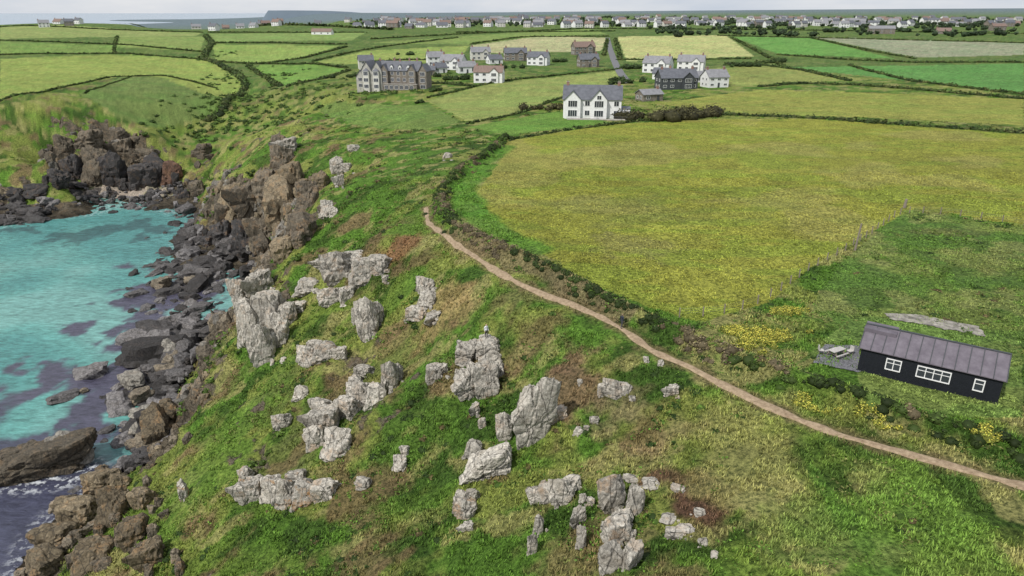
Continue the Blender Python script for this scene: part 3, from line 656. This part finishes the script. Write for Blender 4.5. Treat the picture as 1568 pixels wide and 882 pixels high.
def patch(name,pts,mat,lift,n=14,jag=.0):
    Q=wp(pts);c=Q.mean(0);rr=np.linspace(0,1,n)
    R=np.vstack([Q,Q[:1]]);seg=np.hypot(*np.diff(R,axis=0).T);L=np.r_[0,np.cumsum(seg)];t=np.linspace(0,L[-1],int(L[-1]/.4))
    ring=np.c_[np.interp(t,L,R[:,0]),np.interp(t,L,R[:,1])];ring=ring+rng.normal(0,jag,ring.shape);ring[-1]=ring[0]
    X=c[0]+(ring[:,0]-c[0])[:,None]*rr;Y=c[1]+(ring[:,1]-c[1])[:,None]*rr
    Zq=ground(X.ravel(),Y.ravel()).reshape(X.shape)+lift
    ix=np.arange(X.size).reshape(X.shape);Fc=np.stack([ix[:-1,:-1],ix[:-1,1:],ix[1:,1:],ix[1:,:-1]],-1).reshape(-1,4)
    return mk_mesh(name,np.stack([X,Y,Zq],-1).reshape(-1,3),Fc,mat)
patch('gravel_patio',[(1262,528),(1315,530),(1318,572),(1245,556)],M_gravel,.08,14,.04)
patch('concrete_pad',[(1355,480),(1400,482),(1498,500),(1512,517),(1440,503),(1362,489)],M_slab,.08,14,.1)

# ------------------------------------------------------------------ building kit
class MB:
    def __init__(s): s.V=[];s.F=[];s.M=[];s.mats=[]
    def mi(s,m):
        if m not in s.mats: s.mats.append(m)
        return s.mats.index(m)
    def poly(s,vs,fs,m):
        o=len(s.V);s.V+=[tuple(v) for v in vs];k=s.mi(m)
        for f in fs: s.F.append([o+i for i in f]);s.M.append(k)
    def box(s,x0,x1,y0,y1,z0,z1,m):
        s.poly([(x0,y0,z0),(x1,y0,z0),(x1,y1,z0),(x0,y1,z0),(x0,y0,z1),(x1,y0,z1),(x1,y1,z1),(x0,y1,z1)],
          [(0,3,2,1),(4,5,6,7),(0,1,5,4),(1,2,6,5),(2,3,7,6),(3,0,4,7)],m)
    def gable(s,x0,x1,y0,y1,z,h,wall,roof,ax='x',ov=.35,t=.18):
        if ax=='x': f=lambda a,b,c:(a,b,c)
        else:
            f=lambda a,b,c:(b,a,c);x0,x1,y0,y1=y0,y1,x0,x1
        ym=(y0+y1)/2
        s.poly([f(x0,y0,z),f(x0,y1,z),f(x0,ym,z+h),f(x1,y0,z),f(x1,y1,z),f(x1,ym,z+h)],[(0,1,2),(3,5,4),(0,3,4,1),(0,2,5,3),(1,4,5,2)],wall)
        sl=h/(ym-y0);e=ov
        A=[(y0-e,z-e*sl+.02),(ym,z+h+.02),(y1+e,z-e*sl+.02),(y1+e,z-e*sl+t),(ym,z+h+t*1.3),(y0-e,z-e*sl+t)]
        vs=[f(x0-ov,a,b) for a,b in A]+[f(x1+ov,a,b) for a,b in A]
        s.poly(vs,[(0,1,4,5),(1,2,3,4),(6,11,10,7),(7,10,9,8),(0,6,7,1),(1,7,8,2),(5,4,10,11),(4,3,9,10),(0,5,11,6),(2,8,9,3)],roof)
    def win(s,side,c,p,z,w,h,nm=1,fr=None,gl=None):
        fr=fr or M_frame;gl=gl or M_glass
        sg=-1 if side in'SW' else 1
        def bx(a0,a1,z0,z1,d0,d1,m):
            lo,hi=sorted((p+sg*d0,p+sg*d1))
            if side in'SN': s.box(a0,a1,lo,hi,z0,z1,m)
            else: s.box(lo,hi,a0,a1,z0,z1,m)
        bx(c-w/2,c+w/2,z,z+h,-.02,.03,gl)
        t=.09
        bx(c-w/2-t,c-w/2,z-t,z+h+t,-.02,.08,fr);bx(c+w/2,c+w/2+t,z-t,z+h+t,-.02,.08,fr)
        bx(c-w/2,c+w/2,z-t,z,-.02,.1,fr);bx(c-w/2,c+w/2,z+h,z+h+t,-.02,.08,fr)
        for i in range(1,nm+1):
            xx=c-w/2+w*i/(nm+1);bx(xx-.035,xx+.035,z,z+h,.031,.06,fr)
    def chimney(s,x,y,z0,z1,m=None):
        m=m or M_brick;s.box(x-.45,x+.45,y-.35,y+.35,z0,z1,m);s.box(x-.52,x+.52,y-.42,y+.42,z1,z1+.15,M_conc)
        s.box(x-.3,x-.1,y-.1,y+.1,z1+.15,z1+.5,M_tile);s.box(x+.1,x+.3,y-.1,y+.1,z1+.15,z1+.5,M_tile)
    def build(s,name,loc,yaw,split=False):
        if not split:
            me=bpy.data.meshes.new(name);me.from_pydata(s.V,[],s.F);me.update()
            for m in s.mats: me.materials.append(m)
            me.polygons.foreach_set('material_index',s.M)
            o=bpy.data.objects.new(name,me);SC.collection.objects.link(o)
        else:
            o=bpy.data.objects.new(name,None);SC.collection.objects.link(o)
            for k,m in enumerate(s.mats):
                fs=[f for f,q in zip(s.F,s.M) if q==k];us=sorted({i for f in fs for i in f});mp={u:i for i,u in enumerate(us)}
                me=bpy.data.meshes.new(m.name);me.from_pydata([s.V[u] for u in us],[],[[mp[i] for i in f] for f in fs]);me.materials.append(m)
                c=bpy.data.objects.new(m.name+'_part',me);SC.collection.objects.link(c);c.parent=o
        o.location=loc;o.rotation_euler=(0,0,yaw);return o
def house(name,px,py,L,W,H,RH,yaw=0,wall=None,roof=None,nw=4,fl=2,gab=(),chim=(.1,.9),split=False,ext=None):
    wall=wall or M_white;roof=roof or M_slate;b=MB();x0,x1=-L/2,L/2;y0,y1=0,W
    b.box(x0,x1,y0,y1,-1.5,H,wall);b.gable(x0,x1,y0,y1,H,RH,wall,roof)
    fh=H/fl
    for f in range(fl):
        for i in range(nw):
            xc=x0+L*(i+.5)/nw
            if any(abs(xc-g[0])<g[1]/2+.5 for g in gab): continue
            if f==0 and i==nw//2: b.box(xc-.5,xc+.5,y0-.06,y0+.02,0,2.1,M_dark);continue
            b.win('S',xc,y0,f*fh+.9,min(1.5,L/nw*.55),fh-1.5)
        for side,p in (('W',x0),('E',x1)):
            for yc in (W*.3,W*.7): b.win(side,yc,p,f*fh+.9,1.1,fh-1.5)
    for g in gab:
        xc,gw,pr=g[:3];gh=g[3] if len(g)>3 else gw*.45
        b.box(xc-gw/2,xc+gw/2,-pr,y0+.01,-1.5,H-.003,wall);b.gable(xc-gw/2,xc+gw/2,-pr,W*.5,H-.003,gh,wall,roof,'y',.3)
        for f in range(fl): b.win('S',xc,-pr,f*fh+.7,gw*.55,fh-1.1,3)
    for c in chim: b.chimney(x0+L*c,W/2,H+RH*.5,H+RH+1.1)
    if ext: ext(b)
    s=survey([(px,py)])[0]
    g=float(gz(np.array([s[0]]),np.array([s[1]]))[0])
    return b.build(name,(s[0],s[1],g),yaw,split)
def exw(b):
    b.box(-8,12,-4.5,-1.7,-1.5,.15,M_conc)
    for x in (-8,-3,2,7,11.8): b.box(x-.05,x+.05,-4.45,-4.35,.15,1.15,M_metal)
    b.box(-8,11.9,-4.42,-4.38,1.1,1.15,M_metal)
    b.box(9.51,12.5,1,7,-1.5,3,M_white);b.box(9.3,12.7,.8,7.2,3,3.2,M_slate)
    b.win('S',2.2,-1.6,6.2,1.3,1.2)
house('white_house',906,181,19,10,6.1,3.9,-.12,M_white,M_slate,6,2,[(-6.4,5.2,1.2,2.6),(2.2,5.2,1.6,3.0)],(.06,.95),True,exw)
def exh(b):
    b.box(-21,-9,-2.5,9,-2,9.6,M_pale);b.gable(-21,-15.2,-2.5,9,9.6,4,M_pale,M_slate,'y');b.gable(-14.8,-9,-2.5,9,9.6,4,M_pale,M_slate,'y')
    for x in(-18,-12):
        b.box(x-1.7,x+1.7,-3.9,-2.51,-2,9.0,M_cream)
        b.poly([(x-1.9,-4.1,9),(x+1.9,-4.1,9),(x+1.9,-2.4,9),(x-1.9,-2.4,9),(x,-2.9,10.6)],[(0,3,2,1),(0,1,4),(1,2,4),(2,3,4),(3,0,4)],M_slate)
        for f in range(3): b.win('S',x,-3.9,f*3.1+.8,2.6,1.7,2)
    for f in range(3):
        for y in(0,3,6): b.win('W',y,-21,f*3.1+.8,1.1,1.7)
    b.box(-26,-21.01,1,9,-2,6,M_pale);b.gable(-26,-21.01,1,9,6,3,M_pale,M_slate,'y')
    for f in range(2): b.win('S',-23.5,1,f*3+.8,2.4,1.6,2)
    b.box(12.51,17,-1,8.4,-2,9.31,M_stone);b.gable(12.51,17,-1,8.4,9.31,3,M_stone,M_slate,'y')
    for f in range(3): b.win('S',14.75,-1,f*3.1+.7,2.6,1.8,2)
    b.box(-8,12,-4,-1.82,-2,2.8,M_stone);b.box(-8.2,12.2,-4.2,-1.83,2.8,3.0,M_conc)
    for x in range(-6,12,3): b.win('S',x,-4,.5,2,1.8,2)
    for x in(-3.5,5.5,10): b.chimney(x,5,10.5,15,M_brick)
    for x in(-4,1,6):
        b.box(x-.9,x+.9,.4,3,9.4,11.1,M_white);b.gable(x-.9,x+.9,.4,4,11.1,.9,M_white,M_slate,'y',.15);b.win('S',x,.4,9.8,1.1,1.0)
ho=house('hotel',611,137,25,9,9.3,4.2,-.18,M_stone,M_slate,7,3,[(-8,4.6,1.8,3),(8.5,4.6,1.8,3)],(.02,.5),True,exh);ho.scale=(.80,.85,.9)
NB=[(737,92,13,8,5.2,3,.2,M_cream,M_slate2,4,2),(747,127,14,8,5,2.6,-.15,M_white,M_tile,4,2),(790,93,15,8,5,3,.1,M_stone,M_slate,4,2),(822,100,13,8,5,3,-.3,M_white,M_slate,4,2),
(690,107,14,8,5,3.4,-.35,M_white,M_slate2,4,2),(716,112,10,7,3.5,2.6,.3,M_white,M_slate2,3,1),(668,100,10,7,5,3,.3,M_white,M_slate2,3,2),(903,103,12,8,4.6,3,.2,M_stone,M_slate,3,2),(896,84,16,8,5.5,3.4,.3,M_stone,M_tile,5,2),
(1003,112,15,9,5.4,3.4,-.5,M_white,M_slate2,4,2),(1040,137,17,9,5,3.4,.15,M_dark,M_slate,5,2),(1056,108,15,8,5,3.4,-.4,M_white,M_slate2,4,2),(1100,134,10,8,4.6,3,.25,M_white,M_slate2,3,2),
(1012,122,9,7,3,2.4,-.4,M_white,M_slate,2,1),(1075,126,8,6,3,2.,.3,M_white,M_slate2,2,1),(562,106,9,8,5,3,.3,M_cream,M_slate,2,2),(655,116,8,6,3,2,0,M_stone,M_slate,2,1),(675,112,8,6,3,2.4,.5,M_white,M_slate,2,1),(760,98,9,7,3,2.5,.4,M_white,M_slate,2,1),(1000,155,9,6,2.6,1.6,.4,M_stone,M_slate2,2,1)]
for q in NB:
    px,py,L,W,H,RH,yaw,wl,rf,nw,fl=q
    g=[(L*.22,L*.3,.9)] if L>11 else []
    house('cottage' if fl==1 else 'detached_house',px,py,L,W,H,RH,yaw,wl,rf,nw,fl,g,(.08,.92) if L>9 else (.9,),True)
VR=[M_slate,M_slate2,M_tile,M_slate];VW=[M_white,M_white,M_cream,M_stone,M_white]
SPV=[(105,30,16),(165,30,14),(190,33,9),(268,36,16),(300,38,12),(400,39,18),(385,38,10),(345,38,9),(430,38,8),(492,53,22),(600,42,16),(625,44,10),(545,42,10),(0,33,12),(55,33,8),(1530,47,18),(1350,52,26),(1445,52,14)]
for _ in range(270):
    SPV.append((rng.uniform(560,1568) if rng.random()<.93 else rng.uniform(60,560),rng.choice([rng.uniform(28,34),rng.uniform(33,43)],p=[.4,.6]),rng.uniform(9,15)))
for px,py,L in SPV:
    W=rng.uniform(6.5,8.5);H=rng.choice([3,5,5.4]);fl=1 if H<4 else 2
    b=MB();wl=VW[rng.integers(5)];rf=VR[rng.integers(4)]
    if py==47 and px==1530: rf=M_tile
    b.box(-L/2,L/2,0,W,-3,H,wl);b.gable(-L/2,L/2,0,W,H,W*.42,wl,rf)
    for f in range(fl):
        for i in range(3): b.win('S',-L/2+L*(i+.5)/3,0,f*2.6+.9,1.4,1.2)
    b.chimney(-L/2+.7,W/2,H+1.5,H+W*.42+1)
    s=survey([(px,py)])[0]
    if s[1]>2600 or s[1]<400: s=np.array(at_z(px,max(py,31),17.5))
    g=float(gz(np.array([s[0]]),np.array([s[1]]))[0])
    if g<0: continue
    b.build('village_house',(s[0],s[1],g),rng.uniform(-.6,.6))
print('houses',time.time()-T0)

# ------------------------------------------------------------------ black timber hut
M_clad,nt,bs=newmat('black_timber_cladding')
tc=nd(nt,'ShaderNodeTexCoord');sp=nd(nt,'ShaderNodeSeparateXYZ');nt.links.new(tc.outputs['Object'],sp.inputs[0])
fr=math_(nt,'FRACT',math_(nt,'MULTIPLY',sp.outputs[2],6.5));f=noise(nt,tc.outputs['Object'],3,5,.6)
cA=mixc(nt,f,(.008,.010,.014),(.022,.024,.031));nt.links.new(mixc(nt,mrange(nt,fr,0,.15,.8,0),cA,(.003,.003,.004)),bs.inputs['Base Color']);bs.inputs['Roughness'].default_value=.6;bs.inputs['Specular IOR Level'].default_value=.2
bump(nt,fr,.6,.03,bs)
M_hroof,nt,bs=newmat('felt_batten_roof');tc=nd(nt,'ShaderNodeTexCoord');f=noise(nt,tc.outputs['Object'],1.2,6,.65)
nt.links.new(mixc(nt,mrange(nt,f,.3,.7,0,1),(.08,.068,.083),(.145,.128,.148)),bs.inputs['Base Color']);bs.inputs['Roughness'].default_value=.6
hl=np.array(at_z(1312,568,0.1));hr=np.array(at_z(1526,621,.1));hv=hr-hl;HL=math.hypot(hv[0],hv[1]);hyaw=math.atan2(hv[1],hv[0])
b=MB();W=5.6;H=2.45;RH=1.25
b.box(0,HL,0,W,-.6,H,M_clad);b.gable(0,HL,0,W,H,RH,M_clad,M_hroof,'x',.25,.1)
b.box(-.27,2.6,W/2-1.0,W/2+1.0,H+RH*.66,H+RH+.05,M_hroof)
b.box(-.1,HL+.1,-.12,-.003,-.6,0.02,M_clad)
sl=RH/(W/2)
for i in range(13):
    x=-.2+(HL+.4)*i/12
    for y0,y1,za,zb in ((-.25,W/2,H-.25*sl,H+RH),(W+.25,W/2,H-.25*sl,H+RH)):
        b.poly([(x-.035,y0,za+.1),(x+.035,y0,za+.1),(x+.035,y1,zb+.13),(x-.035,y1,zb+.13),(x-.035,y0,za+.17),(x+.035,y0,za+.17),(x+.035,y1,zb+.2),(x-.035,y1,zb+.2)],[(0,3,2,1),(4,5,6,7),(0,1,5,4),(1,2,6,5),(2,3,7,6),(3,0,4,7)],M_dark)
b.box(-.25,HL+.25,W/2-.1,W/2+.1,H+RH+.12,H+RH+.22,M_dark)
for xc,w,n in ((2.95,1.15,1),(6.3,2.6,3),(9.9,.65,0)):
    hh=1.0;b.win('S',xc,0,.85,w,hh,n)
    b.box(xc-w/2,xc+w/2,-.058,-.033,.85+hh*.62,.85+hh*.68,M_frame)
b.box(-.05,-.003,1.2,2.1,0,2.05,M_dark);b.win('W',4,0,.9,1,1,1);b.win('E',2.8,HL,.9,1,1,1)
b.build('black_timber_hut',(hl[0],hl[1],float(gz(np.array([hl[0]+4]),np.array([hl[1]-1]))[0])+.1),hyaw,True)
s=survey([(1280,546)])[0];gzz=float(gz(s[:1],s[1:2])[0])+.08
b=MB()
for i in range(5): b.box(-.9,.9,-.37+i*.15,-.24+i*.15,.72,.76,M_table)
for yy in(-.8,.62): 
    b.box(-.9,.9,yy,yy+.08,.42,.46,M_table);b.box(-.9,.9,yy+.1,yy+.18,.42,.46,M_table)
for x in(-.6,.6):
    b.box(x-.04,x+.04,-.78,.78,.36,.415,M_wood)
    for sg in(-1,1): b.poly([(x-.04,sg*.2,.715),(x+.04,sg*.2,.715),(x+.04,sg*.3,.715),(x-.04,sg*.3,.715),(x-.04,sg*.6,0),(x+.04,sg*.6,0),(x+.04,sg*.7,0),(x-.04,sg*.7,0)],[(0,1,2,3),(4,7,6,5),(0,4,5,1),(1,5,6,2),(2,6,7,3),(3,7,4,0)],M_wood)
b.build('picnic_table',(s[0],s[1],gzz),.5)
for dx,dy,yw in((1.5,.3,-1.2),(-1.4,.5,1.4)):
    b=MB();b.box(-.25,.25,-.25,.25,.42,.47,M_table);b.box(-.25,.25,.22,.27,.47,.95,M_table)
    for x in(-.23,.19):
        for y in(-.23,.19): b.box(x,x+.04,y,y+.04,0,.42,M_wood)
    b.build('garden_chair',(s[0]+dx,s[1]+dy,gzz),yw)
fp=resample(wp([(1568,345),(1480,332),(1385,322),(1345,350),(1300,382),(1240,412),(1200,442),(1175,462),(1090,490),(1040,486)]),3.0)
b=MB();pts=[]
zf=gz(fp[:,0],fp[:,1])
for (x,y),z in zip(fp,zf):
    b.box(x-.06,x+.06,y-.06,y+.06,z-.3,z+1.2,M_wood);pts.append((x,y,z))
for p,q in zip(pts[:-1],pts[1:]):
    for hh in(.5,.8,1.08): b.poly([(p[0],p[1],p[2]+hh),(q[0],q[1],q[2]+hh),(q[0],q[1],q[2]+hh+.012),(p[0],p[1],p[2]+hh+.012)],[(0,1,2,3)],M_metal)
b.build('wire_fence',(0,0,0),0)
def pole(name,px,py,h,r):
    s=survey([(px,py)])[0];g=float(gz(s[:1],s[1:2])[0])
    bm=bmesh.new();bmesh.ops.create_cone(bm,cap_ends=True,segments=10,radius1=r,radius2=r*.75,depth=h+.4)
    me=bpy.data.meshes.new(name);bm.to_mesh(me);bm.free();me.materials.append(M_wood);o=bpy.data.objects.new(name,me);SC.collection.objects.link(o);o.location=(s[0],s[1],g+h/2-.2);o.rotation_euler=(.04,.03,0)
pole('wooden_post',1310,384,4.2,.16);pole('wooden_post',1385,318,1.6,.3);pole('radio_mast',70,30,22,.5);pole('radio_mast',238,38,14,.4)

# ------------------------------------------------------------------ people
def person(loc,yaw,top,legs,hair,stride=.12):
    J=[];E=[];R=[]
    def a(x,y,z,r,p=None):
        J.append((x,y,z));R.append(r);
        if p is not None: E.append((p,len(J)-1))
        return len(J)-1
    pel=a(0,0,.95,.15);wa=a(0,0,1.1,.135,pel);ch=a(0,.01,1.32,.165,wa);nk=a(0,0,1.50,.06,ch);h1=a(0,-.01,1.60,.085,nk);h2=a(0,-.01,1.70,.09,h1)
    for sg in(-1,1):
        hp=a(sg*.1,0,.88,.105,pel);kn=a(sg*.11,-sg*stride*.5-.02,.48,.065,hp);an=a(sg*.11,-sg*stride+.03,.09,.045,kn);a(sg*.12,-sg*stride-.14,.04,.04,an)
        sh=a(sg*.19,.01,1.42,.07,ch);el=a(sg*.26,.04,1.14,.048,sh);wr=a(sg*.25,-.07,.9,.03,el);pm=a(sg*.25,-.09,.84,.034,wr)
        for k in range(4):
            f1=a(sg*.25,-.12+k*.02,.80,.010,pm);a(sg*.245,-.12+k*.02-.01,.76+.005*abs(k-1.5),.008,f1)
        t1=a(sg*.235,-.13,.84,.011,pm);a(sg*.23,-.145,.81,.009,t1)
    me=bpy.data.meshes.new('p');me.from_pydata(J,E,[]);o=bpy.data.objects.new('tmp',me);SC.collection.objects.link(o)
    o.modifiers.new('s','SKIN');
    for i,v in enumerate(me.skin_vertices[0].data): v.radius=(R[i],R[i]*(.75 if i in(1,2) else 1));v.use_root=(i==0)
    sb=o.modifiers.new('b','SUBSURF');sb.levels=2
    bpy.context.view_layer.update()
    dg=bpy.context.evaluated_depsgraph_get();m2=bpy.data.meshes.new_from_object(o.evaluated_get(dg))
    bpy.data.objects.remove(o)
    for m in (M_skin,top,legs,hair): m2.materials.append(m)
    for p in m2.polygons:
        c=p.center;p.use_smooth=True
        if c.z>1.53: p.material_index=3 if (c.z>1.69 or c.y>.02) else 0
        elif c.z>.95 or (c.z>.88 and abs(c.x)>.2): p.material_index=1
        elif abs(c.x)>.2 and c.z>.7: p.material_index=0
        elif c.z<.1: p.material_index=3
        else: p.material_index=2
    bm=bmesh.new();bm.from_mesh(m2)
    for x,y,z,r in((0,-.115,1.63,.016),(-.09,0,1.63,.02),(.09,0,1.63,.02),(-.03,-.098,1.66,.009),(.03,-.098,1.66,.009),(0,-.1,1.585,.012)):
        bmesh.ops.create_icosphere(bm,subdivisions=1,radius=r,matrix=Matrix.Translation((x,y,z)))
    bm.to_mesh(m2);bm.free()
    o=bpy.data.objects.new('person',m2);SC.collection.objects.link(o);o.location=loc;o.rotation_euler=(0,0,yaw);return o
M_tw=simple('pale_jacket',(.66,.67,.69));M_tb=simple('navy_jacket',(.03,.035,.05));M_tr=simple('dark_trousers',(.05,.05,.06));M_tn=simple('charcoal_trousers',(.04,.04,.05));M_hair=simple('dark_hair',(.04,.03,.02))
sv=np.array([v.co[:] for v in stack.data.vertices])
cx=sv[sv[:,2]>sv[:,2].max()-.5];tx,ty=cx[:,0].mean(),cx[:,1].mean()
near=sv[np.hypot(sv[:,0]-tx,sv[:,1]-ty)<.35];person((tx,ty,near[:,2].max()-.03),.6,M_tw,M_tn,M_hair,.03)
s=survey([(948,504)])[0]
k=np.argmin(np.hypot(PATH[:,0]-s[0],PATH[:,1]-s[1]));s=np.array([PATH[k,0],PATH[k,1],0]);person((s[0],s[1],float(gz(s[:1],s[1:2])[0])+.09),2.2,M_tb,M_tr,M_hair,.22)
for px,py in((176,299),(215,303),(240,300)):
    s=survey([(px,py)])[0];person((s[0],s[1],float(gz(s[:1],s[1:2])[0])),rng.uniform(0,6),M_tb if px<200 else M_tw,M_tr,M_hair,.15)

# ------------------------------------------------------------------ light, sky, camera
EL=math.radians(50);AZ=math.radians(222)
w=bpy.data.worlds.new('World');SC.world=w;w.use_nodes=True;nt=w.node_tree
sky=nt.nodes.new('ShaderNodeTexSky');sky.sky_type='NISHITA';sky.sun_disc=False;sky.sun_elevation=EL;sky.sun_rotation=AZ;sky.dust_density=2.0
bg=nt.nodes['Background'];bg.inputs[1].default_value=.13
tc=nt.nodes.new('ShaderNodeTexCoord');mp=nt.nodes.new('ShaderNodeMapping');mp.inputs['Scale'].default_value=(1,1,5);nt.links.new(tc.outputs['Generated'],mp.inputs[0])
cn=noise(nt,mp.outputs[0],3.0,6,.6)
cloud=mixc(nt,mrange(nt,cn,.35,.65,0,1),(4.8,5.3,6.1),(6.7,6.8,7.0))
nt.links.new(mixc(nt,.85,sky.outputs[0],cloud),bg.inputs[0])
sd=bpy.data.lights.new('sun','SUN');sd.energy=4.1;sd.angle=math.radians(2);sd.color=(1,.965,.91)
so=bpy.data.objects.new('sun',sd);SC.collection.objects.link(so)
dv=Vector((math.sin(AZ)*math.cos(EL),math.cos(AZ)*math.cos(EL),math.sin(EL)))
so.rotation_euler=dv.to_track_quat('Z','Y').to_euler()
cd=bpy.data.cameras.new('camera');cd.sensor_width=36;cd.lens=F/1568*36;cd.clip_end=200000;cd.clip_start=.5
co=bpy.data.objects.new('camera',cd);SC.collection.objects.link(co);co.location=(0,0,CH);co.rotation_euler=(math.radians(90)-TH,0,0);SC.camera=co
SC.view_settings.view_transform='Standard';SC.view_settings.look='None';SC.view_settings.exposure=0
print('done',time.time()-T0)
